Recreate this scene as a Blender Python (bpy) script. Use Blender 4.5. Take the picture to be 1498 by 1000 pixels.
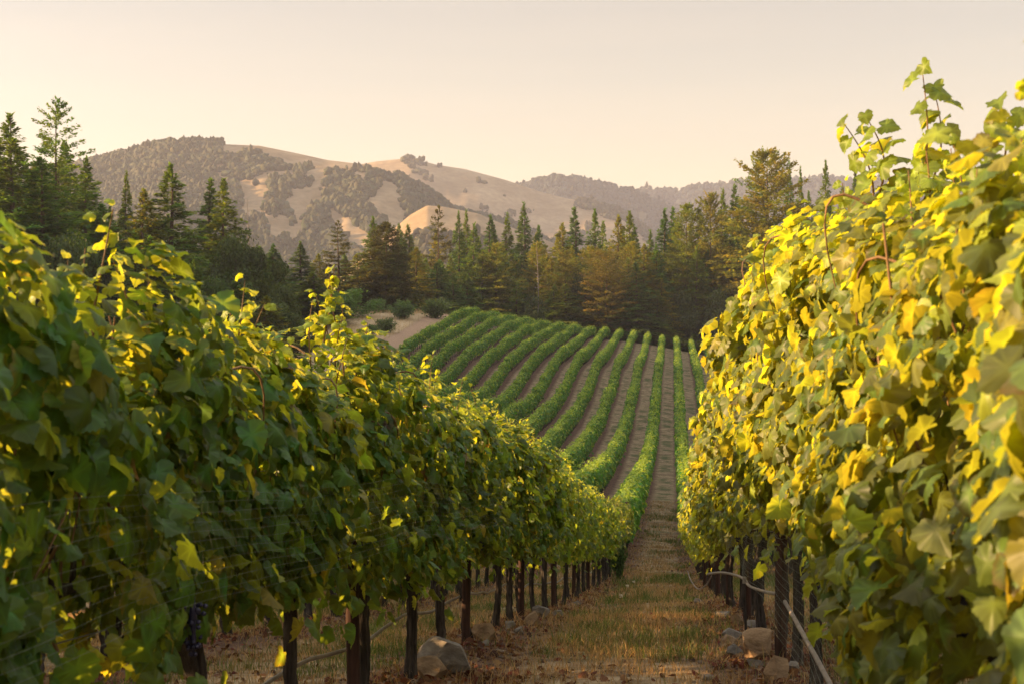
import bpy, math, random
import numpy as np
from mathutils import Vector, Matrix
R = math.radians
rng = np.random.default_rng(7); random.seed(7)
scene = bpy.context.scene
C = scene.collection
for o in list(bpy.data.objects): bpy.data.objects.remove(o)

# ------------------------------------------------------------------ camera, world, sun, exposure
F = 2080.0                      # focal length in photograph pixels (1498 wide); lens = 50 mm
HOR = 460.0                     # image row of the true horizon
cam_d = bpy.data.cameras.new('camera'); cam = bpy.data.objects.new('camera', cam_d); C.objects.link(cam)
cam.location = (0, 0, 0); cam.rotation_euler = (R(90) - math.atan(40 / F), 0, 0)
cam_d.sensor_width = 36; cam_d.lens = 36 * F / 1498
cam_d.clip_start = .05; cam_d.clip_end = 20000
cam_d.dof.use_dof = True; cam_d.dof.focus_distance = 13; cam_d.dof.aperture_fstop = 8
scene.camera = cam

SUN_EL, SUN_AZ = 15.0, -86.0    # azimuth measured from the view axis, negative = left
world = bpy.data.worlds.new('World'); scene.world = world; world.use_nodes = True
wn = world.node_tree; wn.nodes.clear()
sky = wn.nodes.new('ShaderNodeTexSky'); sky.sky_type = 'NISHITA'; sky.sun_disc = False
sky.sun_elevation = R(SUN_EL); sky.sun_rotation = R(SUN_AZ)
sky.air_density = 1.0; sky.dust_density = 1.0; sky.ozone_density = 1.0; sky.altitude = 300
tc = wn.nodes.new('ShaderNodeTexCoord'); sp = wn.nodes.new('ShaderNodeSeparateXYZ')
wn.links.new(tc.outputs['Generated'], sp.inputs[0])
ramp = wn.nodes.new('ShaderNodeValToRGB')           # thin warm evening veil over clear sky; overhead part brightened as added fill
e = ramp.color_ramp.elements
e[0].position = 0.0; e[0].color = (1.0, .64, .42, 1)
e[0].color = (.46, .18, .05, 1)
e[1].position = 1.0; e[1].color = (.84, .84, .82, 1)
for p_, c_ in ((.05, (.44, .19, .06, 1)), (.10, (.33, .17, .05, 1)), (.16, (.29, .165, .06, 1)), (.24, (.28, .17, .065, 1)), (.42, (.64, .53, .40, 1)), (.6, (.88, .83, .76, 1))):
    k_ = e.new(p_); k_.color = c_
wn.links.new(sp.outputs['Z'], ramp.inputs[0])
bg1 = wn.nodes.new('ShaderNodeBackground'); bg1.inputs[1].default_value = .05
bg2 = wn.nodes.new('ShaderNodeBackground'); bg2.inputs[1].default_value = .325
adds = wn.nodes.new('ShaderNodeAddShader'); wo = wn.nodes.new('ShaderNodeOutputWorld')
tn_ = wn.nodes.new('ShaderNodeVectorMath'); tn_.operation = 'MULTIPLY'; tn_.inputs[1].default_value = (1.13, .95, .81); wn.links.new(sky.outputs[0], tn_.inputs[0]); wn.links.new(tn_.outputs[0], bg1.inputs[0]); 
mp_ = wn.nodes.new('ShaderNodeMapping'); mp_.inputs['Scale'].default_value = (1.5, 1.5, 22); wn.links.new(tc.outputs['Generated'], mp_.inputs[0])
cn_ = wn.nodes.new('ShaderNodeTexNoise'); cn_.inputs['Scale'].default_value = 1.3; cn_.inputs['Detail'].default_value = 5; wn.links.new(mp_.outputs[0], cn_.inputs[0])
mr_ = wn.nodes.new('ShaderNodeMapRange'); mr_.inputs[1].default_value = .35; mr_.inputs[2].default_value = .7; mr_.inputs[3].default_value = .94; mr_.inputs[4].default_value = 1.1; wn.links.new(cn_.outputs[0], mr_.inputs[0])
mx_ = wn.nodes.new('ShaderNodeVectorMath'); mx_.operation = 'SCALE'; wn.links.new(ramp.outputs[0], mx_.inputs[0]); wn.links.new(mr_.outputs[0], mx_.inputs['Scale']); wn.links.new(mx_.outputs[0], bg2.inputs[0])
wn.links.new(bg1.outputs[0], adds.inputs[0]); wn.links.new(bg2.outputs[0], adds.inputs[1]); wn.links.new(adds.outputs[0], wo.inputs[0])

sun_d = bpy.data.lights.new('sun', 'SUN'); sun = bpy.data.objects.new('sun', sun_d); C.objects.link(sun)
sun_d.energy = 5.0; sun_d.angle = R(.6); sun_d.color = (1.0, .63, .30)
sd = Vector((math.sin(R(SUN_AZ)) * math.cos(R(SUN_EL)), math.cos(R(SUN_AZ)) * math.cos(R(SUN_EL)), math.sin(R(SUN_EL))))
sun.rotation_euler = sd.to_track_quat('Z', 'Y').to_euler(); sun.location = (0, 0, 50)

scene.view_settings.view_transform = 'Standard'; scene.view_settings.look = 'None'
scene.view_settings.exposure = 1.8; scene.view_settings.gamma = 1.0
scene.cycles.max_bounces = 6; scene.cycles.diffuse_bounces = 3; scene.cycles.transmission_bounces = 4
scene.cycles.volume_bounces = 0; scene.cycles.use_denoising = True
scene.cycles.volume_step_rate = 4

# ------------------------------------------------------------------ helpers
def tag(o, label=None, cat=None, group=None, kind=None):
    for k, v in (('label', label), ('category', cat), ('group', group), ('kind', kind)):
        if v: o[k] = v
    return o
def empty(name, loc=(0, 0, 0), rz=0):
    o = bpy.data.objects.new(name, None); C.objects.link(o); o.location = loc; o.rotation_euler = (0, 0, rz)
    o.empty_display_size = .2
    return o
def link(name, mesh, parent=None):
    o = bpy.data.objects.new(name, mesh); C.objects.link(o)
    if parent: o.parent = parent
    return o
def copy_tree(o, parent=None):
    c = o.copy(); C.objects.link(c)
    for k in list(c.keys()):
        if parent is None and k in ('label', 'category', 'group'): del c[k]
    if parent: c.parent = parent
    for ch in list(o.children): copy_tree(ch, c)
    return c
class Acc:
    def __init__(s): s.V = []; s.F = []; s.T = []; s.M = []; s.n = 0; s.S = []
    def add(s, v, f, tint=(1, 1, 1), mat=0, smooth=True):
        v = np.asarray(v, float).reshape(-1, 3); f = np.asarray(f, int)
        t = np.asarray(tint, float)
        if t.ndim == 1: t = np.tile(t, (len(v), 1))
        s.V.append(v); s.T.append(t); s.F.append(f + s.n); s.M.append(np.full(len(f), mat)); s.S.append(np.full(len(f), smooth)); s.n += len(v)
    def mesh(s, name, mats):
        me = bpy.data.meshes.new(name); V = np.concatenate(s.V); T = np.concatenate(s.T)
        me.vertices.add(len(V)); me.vertices.foreach_set('co', V.ravel().astype(np.float32))
        loops = np.concatenate([f.ravel() for f in s.F]); cnt = np.concatenate([np.full(len(f), f.shape[1]) for f in s.F])
        start = np.concatenate([[0], np.cumsum(cnt)[:-1]])
        me.loops.add(len(loops)); me.loops.foreach_set('vertex_index', loops.astype(np.int32))
        me.polygons.add(len(cnt)); me.polygons.foreach_set('loop_start', start.astype(np.int32)); me.polygons.foreach_set('loop_total', cnt.astype(np.int32))
        me.polygons.foreach_set('material_index', np.concatenate(s.M).astype(np.int32))
        me.polygons.foreach_set('use_smooth', np.concatenate(s.S))
        a = me.attributes.new('tint', 'FLOAT_COLOR', 'POINT')
        a.data.foreach_set('color', np.concatenate([T, np.ones((len(T), 1))], 1).ravel().astype(np.float32))
        for m in (mats if isinstance(mats, (list, tuple)) else [mats]): me.materials.append(m)
        me.update(calc_edges=True); me.validate()
        return me
    def build(s, name, mats, parent=None): return link(name, s.mesh(name, mats), parent)

def tube(pts, rad, n=8, jit=0.0, cap=True):
    P = np.asarray(pts, float); rad = np.broadcast_to(np.asarray(rad, float), (len(P),))
    T = np.gradient(P, axis=0); T /= np.linalg.norm(T, axis=1, keepdims=True) + 1e-9
    ref = np.array([1., 0, 0]) if abs(T[0][0]) < .8 else np.array([0, 0, 1.])
    A = np.cross(T, ref); A /= np.linalg.norm(A, axis=1, keepdims=True) + 1e-9; B = np.cross(T, A)
    a = np.linspace(0, 2 * np.pi, n, endpoint=False)
    rr = rad[:, None] * (1 + jit * rng.uniform(-1, 1, (len(P), n)))
    V = (P[:, None] + rr[..., None] * (np.cos(a)[None, :, None] * A[:, None] + np.sin(a)[None, :, None] * B[:, None])).reshape(-1, 3)
    i = np.arange(len(P) - 1)[:, None] * n; j = np.arange(n)[None]; j2 = (j + 1) % n
    Fq = np.stack([i + j, i + j2, i + n + j2, i + n + j], -1).reshape(-1, 4)
    return V, Fq
def add_tube(acc, pts, rad, n=8, jit=0.0, tint=(1, 1, 1), mat=0):
    V, Fq = tube(pts, rad, n, jit); acc.add(V, Fq, tint, mat)
    for ring, c in ((0, pts[0]), (len(pts) - 1, pts[-1])):
        vv = np.vstack([V[ring * n:(ring + 1) * n], [c]]); f = [[(k + 1) % n, k, n] for k in range(n)]
        acc.add(vv, f, tint, mat)
def box(acc, c, s, tint=(1, 1, 1), mat=0, rz=0):
    x, y, z = np.array(s) / 2
    v = np.array([[-x, -y, -z], [x, -y, -z], [x, y, -z], [-x, y, -z], [-x, -y, z], [x, -y, z], [x, y, z], [-x, y, z]])
    ca, sa = math.cos(rz), math.sin(rz); v = v @ np.array([[ca, sa, 0], [-sa, ca, 0], [0, 0, 1]]) + np.array(c)
    acc.add(v, [[0, 3, 2, 1], [4, 5, 6, 7], [0, 1, 5, 4], [1, 2, 6, 5], [2, 3, 7, 6], [3, 0, 4, 7]], tint, mat, False)

def _h(ix, iy, seed):
    n = (ix * 374761393 + iy * 668265263 + seed * 1442695041) & 0xffffffff
    n = ((n ^ (n >> 13)) * 1274126177) & 0xffffffff
    return ((n ^ (n >> 16)) & 0xffff) / 65535.0
def vnoise(x, y, seed=0):
    x = np.asarray(x, float); y = np.asarray(y, float)
    ix = np.floor(x).astype(np.int64); iy = np.floor(y).astype(np.int64); fx = x - ix; fy = y - iy
    fx = fx * fx * (3 - 2 * fx); fy = fy * fy * (3 - 2 * fy)
    a = _h(ix, iy, seed); b = _h(ix + 1, iy, seed); c = _h(ix, iy + 1, seed); d = _h(ix + 1, iy + 1, seed)
    return (a * (1 - fx) + b * fx) * (1 - fy) + (c * (1 - fx) + d * fx) * fy
def fbm(x, y, seed=0, o=4):
    s = 0; a = .5
    for i in range(o): s = s + a * vnoise(x * 2 ** i, y * 2 ** i, seed + i * 17); a *= .5
    return s / (1 - .5 ** o)
def smooth(a, b, x): t = np.clip((np.asarray(x, float) - a) / (b - a), 0, 1); return t * t * (3 - 2 * t)

# ------------------------------------------------------------------ node material helper
class NM:
    def __init__(s, name):
        s.m = bpy.data.materials.new(name); s.m.use_nodes = True; s.t = s.m.node_tree; s.t.nodes.clear()
    def n(s, typ, **kw):
        nd = s.t.nodes.new('ShaderNode' + typ)
        for k, v in kw.items():
            if k.startswith('i_'):
                key = k[2:]; key = int(key) if key.isdigit() else key.replace('_', ' ')
                if isinstance(v, bpy.types.NodeSocket): s.t.links.new(v, nd.inputs[key])
                else: nd.inputs[key].default_value = v
            else: setattr(nd, k, v)
        return nd
    def noise(s, vec, scale, detail=4, rough=.55, dist=0):
        return s.n('TexNoise', i_Vector=vec, i_Scale=scale, i_Detail=detail, i_Roughness=rough, i_Distortion=dist).outputs[0]
    def ramp(s, fac, stops, interp='LINEAR'):
        r = s.n('ValToRGB', i_0=fac); r.color_ramp.interpolation = interp; el = r.color_ramp.elements
        while len(el) < len(stops): el.new(.5)
        for q, (p, c) in zip(el, stops): q.position = p; q.color = (*c, 1) if len(c) == 3 else c
        return r.outputs[0]
    def mix(s, f, a, b, mode='MIX'):
        nd = s.n('Mix', data_type='RGBA', blend_type=mode)
        for i, v in ((0, f), (6, a), (7, b)):
            if isinstance(v, bpy.types.NodeSocket): s.t.links.new(v, nd.inputs[i])
            else: nd.inputs[i].default_value = (*v, 1) if isinstance(v, tuple) and len(v) == 3 else v
        return nd.outputs[2]
    def math(s, op, a, b=0.0, c=None):
        kw = dict(i_0=a, i_1=b)
        if c is not None: kw['i_2'] = c
        return s.n('Math', operation=op, **kw).outputs[0]
    def out(s, sh): s.t.links.new(sh, s.n('OutputMaterial').inputs[0]); return s.m

def leaf_material(name, base_under, trans=.42, rough=.45, spec=.35, sat=(1.0, 1.0, 1.0), tr_tint=(1.5, 1.25, .35), glow=None):
    M = NM(name); att = M.n('Attribute', attribute_name='tint').outputs['Color']
    geo = M.n('NewGeometry'); tcx = M.n('TexCoord').outputs['Object']
    nz = M.noise(tcx, 28, 3)
    c1 = M.mix(M.math('MULTIPLY', nz, .55), att, (.02, .035, .008), 'MULTIPLY')
    c1 = M.mix(M.ramp(nz, [(.3, (0, 0, 0)), (.75, (.35, .35, .35))]), c1, M.mix(1.0, att, (1.35, 1.25, .9), 'MULTIPLY'))
    under = M.mix(.55, att, base_under)
    col = M.mix(M.math('MULTIPLY', geo.outputs['Backfacing'], .8), c1, under)
    p = M.n('BsdfPrincipled', i_Base_Color=col, i_Roughness=rough); p.inputs['Specular IOR Level'].default_value = spec
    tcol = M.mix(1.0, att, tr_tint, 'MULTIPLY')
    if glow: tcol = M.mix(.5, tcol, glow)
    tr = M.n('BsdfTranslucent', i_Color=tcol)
    ms = M.n('MixShader', i_0=trans, i_1=p.outputs[0], i_2=tr.outputs[0])
    return M.out(ms.outputs[0])
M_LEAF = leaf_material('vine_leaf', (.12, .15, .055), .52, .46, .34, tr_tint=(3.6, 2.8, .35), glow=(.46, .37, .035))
M_LEAF_FAR = leaf_material('vine_leaf_hill', (.11, .16, .07), .38, .55, .3, tr_tint=(1.7, 1.5, .4))
def needle_material(name, trans):
    M = NM(name); att = M.n('Attribute', attribute_name='tint').outputs['Color']
    oi = M.n('ObjectInfo').outputs['Random']
    tone = M.ramp(oi, [(0, (.8, 1.0, .8)), (.35, (1.0, 1.0, .8)), (.7, (1.06, 1.04, .85)), (1, (.95, 1.08, .95))])
    col = M.mix(1.0, att, tone, 'MULTIPLY')
    p = M.n('BsdfPrincipled', i_Base_Color=col, i_Roughness=.7); p.inputs['Specular IOR Level'].default_value = .2
    tr = M.n('BsdfTranslucent', i_Color=M.mix(1.0, col, (2.4, 2.1, .5), 'MULTIPLY'))
    return M.out(M.n('MixShader', i_0=trans, i_1=p.outputs[0], i_2=tr.outputs[0]).outputs[0])
M_NEEDLE = needle_material('conifer_needles', .36)
M_BROAD = needle_material('broadleaf_foliage', .3)
def rough_material(name, stops, scale=6, stretch=(1, 1, 1), bump=.4, rough=.9, detail=6, spec=.2):
    M = NM(name); v = M.n('Mapping', i_Vector=M.n('TexCoord').outputs['Object'], i_Scale=stretch).outputs[0]
    nz = M.noise(v, scale, detail, .65)
    att = M.n('Attribute', attribute_name='tint').outputs['Color']
    col = M.mix(1.0, M.ramp(nz, stops), att, 'MULTIPLY')
    b = M.n('Bump', i_Strength=bump, i_Distance=.03 if bump > .75 else .02, i_Height=nz)
    p = M.n('BsdfPrincipled', i_Base_Color=col, i_Roughness=rough, i_Normal=b.outputs[0]); p.inputs['Specular IOR Level'].default_value = spec
    return M.out(p.outputs[0])
M_BARK = rough_material('vine_bark', [(.3, (.018, .014, .012)), (.55, (.06, .048, .04)), (.75, (.15, .125, .105))], 9, (3, 3, .5), .9)
M_TREEBARK = rough_material('tree_bark', [(.3, (.05, .035, .025)), (.7, (.16, .11, .08))], 3, (2, 2, .4), .6)
M_SNAG = rough_material('dead_wood', [(.3, (.12, .10, .09)), (.7, (.30, .26, .23))], 3, (2, 2, .4), .4)
M_POST = rough_material('post_wood', [(.3, (.022, .014, .011)), (.55, (.058, .030, .022)), (.8, (.11, .058, .04))], 8, (4, 4, .35), .5)
M_CANE = rough_material('cane_bark', [(.3, (.09, .05, .02)), (.7, (.24, .14, .06))], 20, (1, 1, .3), .3, .6)
M_HOSE = rough_material('hose_plastic', [(.3, (.16, .13, .11)), (.7, (.34, .28, .23))], 12, (1, 1, 1), .1, .5, 4, .4)
M_GREYWOOD = rough_material('weathered_wood', [(.3, (.16, .14, .13)), (.7, (.36, .33, .31))], 6, (4, 4, .4), .3)
M_STONE = rough_material('fieldstone', [(.25, (.07, .055, .045)), (.42, (.20, .165, .13)), (.6, (.30, .255, .205)), (.8, (.42, .37, .31))], 7, (1, 1, 1.6), .8, .9, 9)
M_GRAPE = rough_material('grape_skin', [(.3, (.012, .010, .03)), (.7, (.05, .045, .09))], 30, (1, 1, 1), .05, .5, 3, .4)
M_NET = rough_material('net_thread', [(.3, (.16, .18, .12)), (.7, (.30, .32, .24))], 40, (1, 1, 1), 0, .6, 2, .4)
M_GRASS = leaf_material('grass_blades', (.3, .25, .13), .3, .7, .2, tr_tint=(1.3, 1.1, .6))
M_LITTER = leaf_material('dry_leaf', (.2, .09, .05), .2, .8, .15, tr_tint=(1.3, .9, .5))

# ------------------------------------------------------------------ terrain heights (camera eye is z = 0)
VX = .1125                       # rows run along (VX, 1)
SP = 2.44                        # row spacing
def rx(k): return -1.66 - SP * k # x of row k at y = 0 ; k = -1 is the row right of the alley
CP = []
for d, z in ((-25, .2), (-10, -.75), (0, -1.45), (3.6, -1.75), (5, -1.9), (7, -2.1), (9, -2.34), (11.5, -2.7), (16, -3.45), (21, -4.34), (30, -5.85), (44, -7.85), (57, -9.1), (70, -9.9), (83, -10.7), (105, -11.5), (127, -11.4), (145, -10.2), (171, -8.2), (209, -7.3), (250, -6.0)):
    CP.append((-.44 + VX * d, d, z))
for k, l in ((1, ((146, -9.7), (132, -11.1), (117, -11.4), (97, -11.1), (71, -9.6), (58, -8.8))),
             (2, ((146, -9.7), (131, -11), (116, -10.9), (99, -11), (86, -10.5))),
             (3, ((149, -9.8), (131, -10.5), (110, -10.9), (100, -10.8))),
             (4, ((262, -4.8), (193, -6.45), (168, -7.4), (150, -9.4), (130, -10.2), (107, -10.4))),
             (5, ((146, -9.5), (131, -10.1), (118, -10.1))),
             (6, ((258, -4.4), (213, -4.8), (174, -6.3), (145, -9.3), (130, -9.6))),
             (7, ((144, -9.1), (124, -9.1))), (8, ((171, -6.1), (126, -8.8))),
             (9, ((207, -2.9), (168, -5.5), (133, -8.5))), (10, ((250, -3.4), (211, -2.45), (158, -6.6), (134, -7.8))),
             (11, ((216, -1.8), (193, -3.1), (160, -6.3), (144, -7.4))), (12, ((232, -1.2), (212, -1.1), (184, -3.4), (155, -6.5))),
             (-2, ((239, -6.4), (152, -10.6), (20, -4.0), (5, -1.8))), (-3, ((240, -7.0), (164, -9.9))), (-4, ((248, -7.6),))):
    for d, z in l: CP.append((rx(k) + VX * d, d, z))
CP += [((565 - 749) / F * 225, 225, .7), ((505 - 749) / F * 212, 212, .3), ((590 - 749) / F * 222, 222, .2), ((640 - 749) / F * 222, 222, .15), ((450 - 749) / F * 195, 195, -2.0),
       ((562 - 749) / F * 190, 190, -2.3), ((480 - 749) / F * 165, 165, -4.2), ((430 - 749) / F * 225, 225, .2), (-30, 10, -3.2), (-30, 50, -7.2), (-32, 100, -8), (-70, 100, -5.5), (-60, 160, -2), (-75, 220, 0),
       (-120, 30, -8), (-120, 120, -5), (-120, 230, -2), (-60, -10, -3), (-50, 270, -1), (-120, 290, -6), (40, 0, 0.2), (50, 50, -6), (60, 110, -9), (60, 180, -9), (70, 250, -9), (0, 285, -9), (40, 290, -12), (120, 30, 0), (120, 150, -8), (120, 280, -12), (0, -40, 1), (-60, -40, 0), (60, -40, 3)]
CP = np.array(CP)
def _k(r2): return .5 * r2 * np.log(r2 + 1e-9)
_S = 100.0
_P = CP[:, :2] / _S; _n = len(_P)
_K = _k(((_P[:, None] - _P[None]) ** 2).sum(-1)) + np.eye(_n) * 2e-4
_Q = np.hstack([np.ones((_n, 1)), _P])
_W = np.linalg.solve(np.block([[_K, _Q], [_Q.T, np.zeros((3, 3))]]), np.concatenate([CP[:, 2], np.zeros(3)]))
def H(x, y):
    x = np.asarray(x, float); y = np.asarray(y, float); sh = np.broadcast(x, y).shape
    x, y = np.broadcast_arrays(x, y); x = x.ravel(); y = y.ravel()
    cx = np.clip(x, -130, 130); cy = np.clip(y, -42, 295)
    p = np.stack([cx, cy], 1) / _S; out = np.empty(len(p))
    for i in range(0, len(p), 20000):
        q = p[i:i + 20000]; out[i:i + 20000] = _k(((q[:, None] - _P[None]) ** 2).sum(-1)) @ _W[:_n] + _W[_n] + q @ _W[_n + 1:]
    r = np.hypot(x - cx, y - cy); t = smooth(0, 420, r)
    z = out * (1 - t) + (-62 + 8 * vnoise(x / 160, y / 160, 3)) * t
    s = x - VX * y; ph = (s + .44) / SP; ph = ph - np.floor(ph + .5)        # -.5 .. .5 with 0 at an alley centre
    mound = .07 * smooth(.3, .5, np.abs(ph)) * (y < 256)
    z = z + mound + .05 * (vnoise(x * .9, y * .9, 5) - .5) + .03 * (vnoise(x * 3.1, y * 3.1, 9) - .5)
    return z.reshape(sh)
def Hs(x, y): return float(H(np.array([x]), np.array([y]))[0])
def P2G(px, py):                 # where the ray through a photograph pixel meets the ground
    d = np.concatenate([np.arange(2, 80, .05), np.arange(80, 330, .5)]); u = (px - 749) / F
    g = H(u * d, d); ray = -(py - HOR) / F * d
    i = np.argmax(g > ray)
    return u * d[i], d[i], float(g[i])

# ------------------------------------------------------------------ ground sheet
def axis(a, b, near, far_from, lo):
    pos = [0.0]
    while pos[-1] < b: pos.append(pos[-1] + max(near, (abs(pos[-1]) - far_from) * .03 + near))
    neg = [0.0]
    while neg[-1] > a: neg.append(neg[-1] - max(near, (abs(neg[-1]) - lo) * .06 + near))
    return np.array(sorted(set(neg[1:] + pos)))
xs = axis(-7000, 7000, .22, 7, 9); ys = axis(-600, 8000, .25, 26, 3)
X, Y = np.meshgrid(xs, ys); Z = H(X, Y)
nx, ny = len(xs), len(ys)
g = Acc(); i = np.arange(ny - 1)[:, None] * nx; j = np.arange(nx - 1)[None]
vine_zone = smooth(-41, -38.5, 0 * X + (X - VX * Y) - 6) * (1 - smooth(253, 256, Y))
vine_zone = (1 - smooth(254, 256, Y)) * smooth(rx(12) - 2.3, rx(12) - 1.2, X - VX * Y)
sX = X - VX * Y
track = np.maximum(smooth(252, 254, Y) * (1 - smooth(260, 264, Y)) * (X > -14), (1 - smooth(1.6, 2.4, np.abs(sX - (rx(12) - 3.6)))) * (Y < 236) * (Y > 80) * .8)
knoll = (1 - vine_zone) * (1 - track) * smooth(-75, -60, sX) * (Y > 120) * (Y < 236)
g.add(np.stack([X, Y, Z], -1).reshape(-1, 3), np.stack([i + j, i + j + 1, i + nx + j + 1, i + nx + j], -1).reshape(-1, 4),
      np.stack([vine_zone, track, knoll], -1).reshape(-1, 3))
M = NM('ground_soil'); co = M.n('TexCoord').outputs['Object']; zn = M.n('SeparateColor', i_0=M.n('Attribute', attribute_name='tint').outputs['Color'])
xyz = M.n('SeparateXYZ', i_0=co); s_ = M.math('SUBTRACT', xyz.outputs[0], M.math('MULTIPLY', xyz.outputs[1], VX))
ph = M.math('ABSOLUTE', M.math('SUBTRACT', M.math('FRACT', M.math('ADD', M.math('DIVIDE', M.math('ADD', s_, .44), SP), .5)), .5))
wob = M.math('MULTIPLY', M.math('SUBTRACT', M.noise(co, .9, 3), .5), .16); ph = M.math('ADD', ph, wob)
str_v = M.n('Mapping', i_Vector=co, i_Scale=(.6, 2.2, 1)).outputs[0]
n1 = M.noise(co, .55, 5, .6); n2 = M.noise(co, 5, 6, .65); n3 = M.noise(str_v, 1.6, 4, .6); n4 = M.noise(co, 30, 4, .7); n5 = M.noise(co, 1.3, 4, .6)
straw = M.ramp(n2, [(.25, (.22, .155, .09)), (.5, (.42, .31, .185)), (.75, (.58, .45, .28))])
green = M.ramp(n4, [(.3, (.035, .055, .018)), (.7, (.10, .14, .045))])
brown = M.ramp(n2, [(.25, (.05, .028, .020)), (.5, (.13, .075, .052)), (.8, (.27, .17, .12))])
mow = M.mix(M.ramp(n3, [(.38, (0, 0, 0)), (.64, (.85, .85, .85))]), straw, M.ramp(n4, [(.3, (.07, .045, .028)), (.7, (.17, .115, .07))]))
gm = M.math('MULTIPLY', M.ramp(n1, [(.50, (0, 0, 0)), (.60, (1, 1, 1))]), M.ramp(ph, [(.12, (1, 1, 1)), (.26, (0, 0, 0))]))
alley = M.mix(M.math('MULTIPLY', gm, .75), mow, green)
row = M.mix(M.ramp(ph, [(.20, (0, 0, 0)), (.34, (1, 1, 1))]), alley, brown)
duff = M.ramp(n2, [(.3, (.03, .026, .016)), (.7, (.085, .07, .038))])
gold = M.ramp(n2, [(.25, (.33, .235, .14)), (.7, (.52, .40, .25))])
dirt = M.ramp(n2, [(.3, (.25, .15, .095)), (.7, (.46, .31, .20))])
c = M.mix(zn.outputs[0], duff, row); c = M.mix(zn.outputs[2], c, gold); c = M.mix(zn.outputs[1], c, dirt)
bmp = M.n('Bump', i_Strength=.8, i_Distance=.05, i_Height=M.mix(.5, n4, n2))
p = M.n('BsdfPrincipled', i_Base_Color=c, i_Roughness=.95, i_Normal=bmp.outputs[0]); p.inputs['Specular IOR Level'].default_value = .1
M_GROUND = M.out(p.outputs[0])
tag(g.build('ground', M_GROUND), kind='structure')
del X, Y, Z

# ------------------------------------------------------------------ far hills
def prof(pts, px): p = np.array(pts); return np.interp(px, p[:, 0], p[:, 1])
def hill_material(name, a, b, sc, dark):
    M = NM(name); co = M.n('TexCoord').outputs['Object']
    n = M.noise(co, sc, 8, .6); n2 = M.noise(co, sc * 6, 6, .65)
    col = M.mix(M.ramp(n2, [(.4, (0, 0, 0)), (.7, (.5, .5, .5))]), M.ramp(n, [(.3, a), (.7, b)]), dark)
    p = M.n('BsdfPrincipled', i_Base_Color=col, i_Roughness=1); p.inputs['Specular IOR Level'].default_value = 0
    return M.out(p.outputs[0])
M_H1 = hill_material('dry_hill', (.20, .145, .085), (.34, .26, .165), .02, (.12, .085, .05))
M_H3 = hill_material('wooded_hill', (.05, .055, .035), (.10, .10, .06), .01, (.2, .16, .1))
ico_v = None
def ico():
    global ico_v
    if ico_v is None:
        import bmesh
        bm = bmesh.new(); bmesh.ops.create_icosphere(bm, subdivisions=1, radius=1)
        bm.verts.ensure_lookup_table(); v = np.array([q.co[:] for q in bm.verts]); f = np.array([[x.index for x in q.verts] for q in bm.faces]); bm.free(); ico_v = (v, f)
    return ico_v
def ico0():
    p = (1 + 5 ** .5) / 2; v = np.array([(-1, p, 0), (1, p, 0), (-1, -p, 0), (1, -p, 0), (0, -1, p), (0, 1, p), (0, -1, -p), (0, 1, -p), (p, 0, -1), (p, 0, 1), (-p, 0, -1), (-p, 0, 1)]) / 1.9
    f = np.array([(0, 11, 5), (0, 5, 1), (0, 1, 7), (0, 7, 10), (0, 10, 11), (1, 5, 9), (5, 11, 4), (11, 10, 2), (10, 7, 6), (7, 1, 8), (3, 9, 4), (3, 4, 2), (3, 2, 6), (3, 6, 8), (3, 8, 9), (4, 9, 5), (2, 4, 11), (6, 2, 10), (8, 6, 7), (9, 8, 1)])
    return v, f
def scatter_blobs(acc, pos, size, tall, col, small=False):
    v, f = ico0() if small else ico(); n = len(pos); m = len(v)
    jit = 1 + .38 * rng.uniform(-1, 1, (n, m)); q = v[None] * jit[..., None]
    q = q * np.stack([size, size, size * tall], 1)[:, None]; q = q + pos[:, None]
    ff = (f[None] + (np.arange(n) * m)[:, None, None]).reshape(-1, 3)
    acc.add(q.reshape(-1, 3), ff, np.repeat(col, m, 0), smooth=False)
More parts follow.
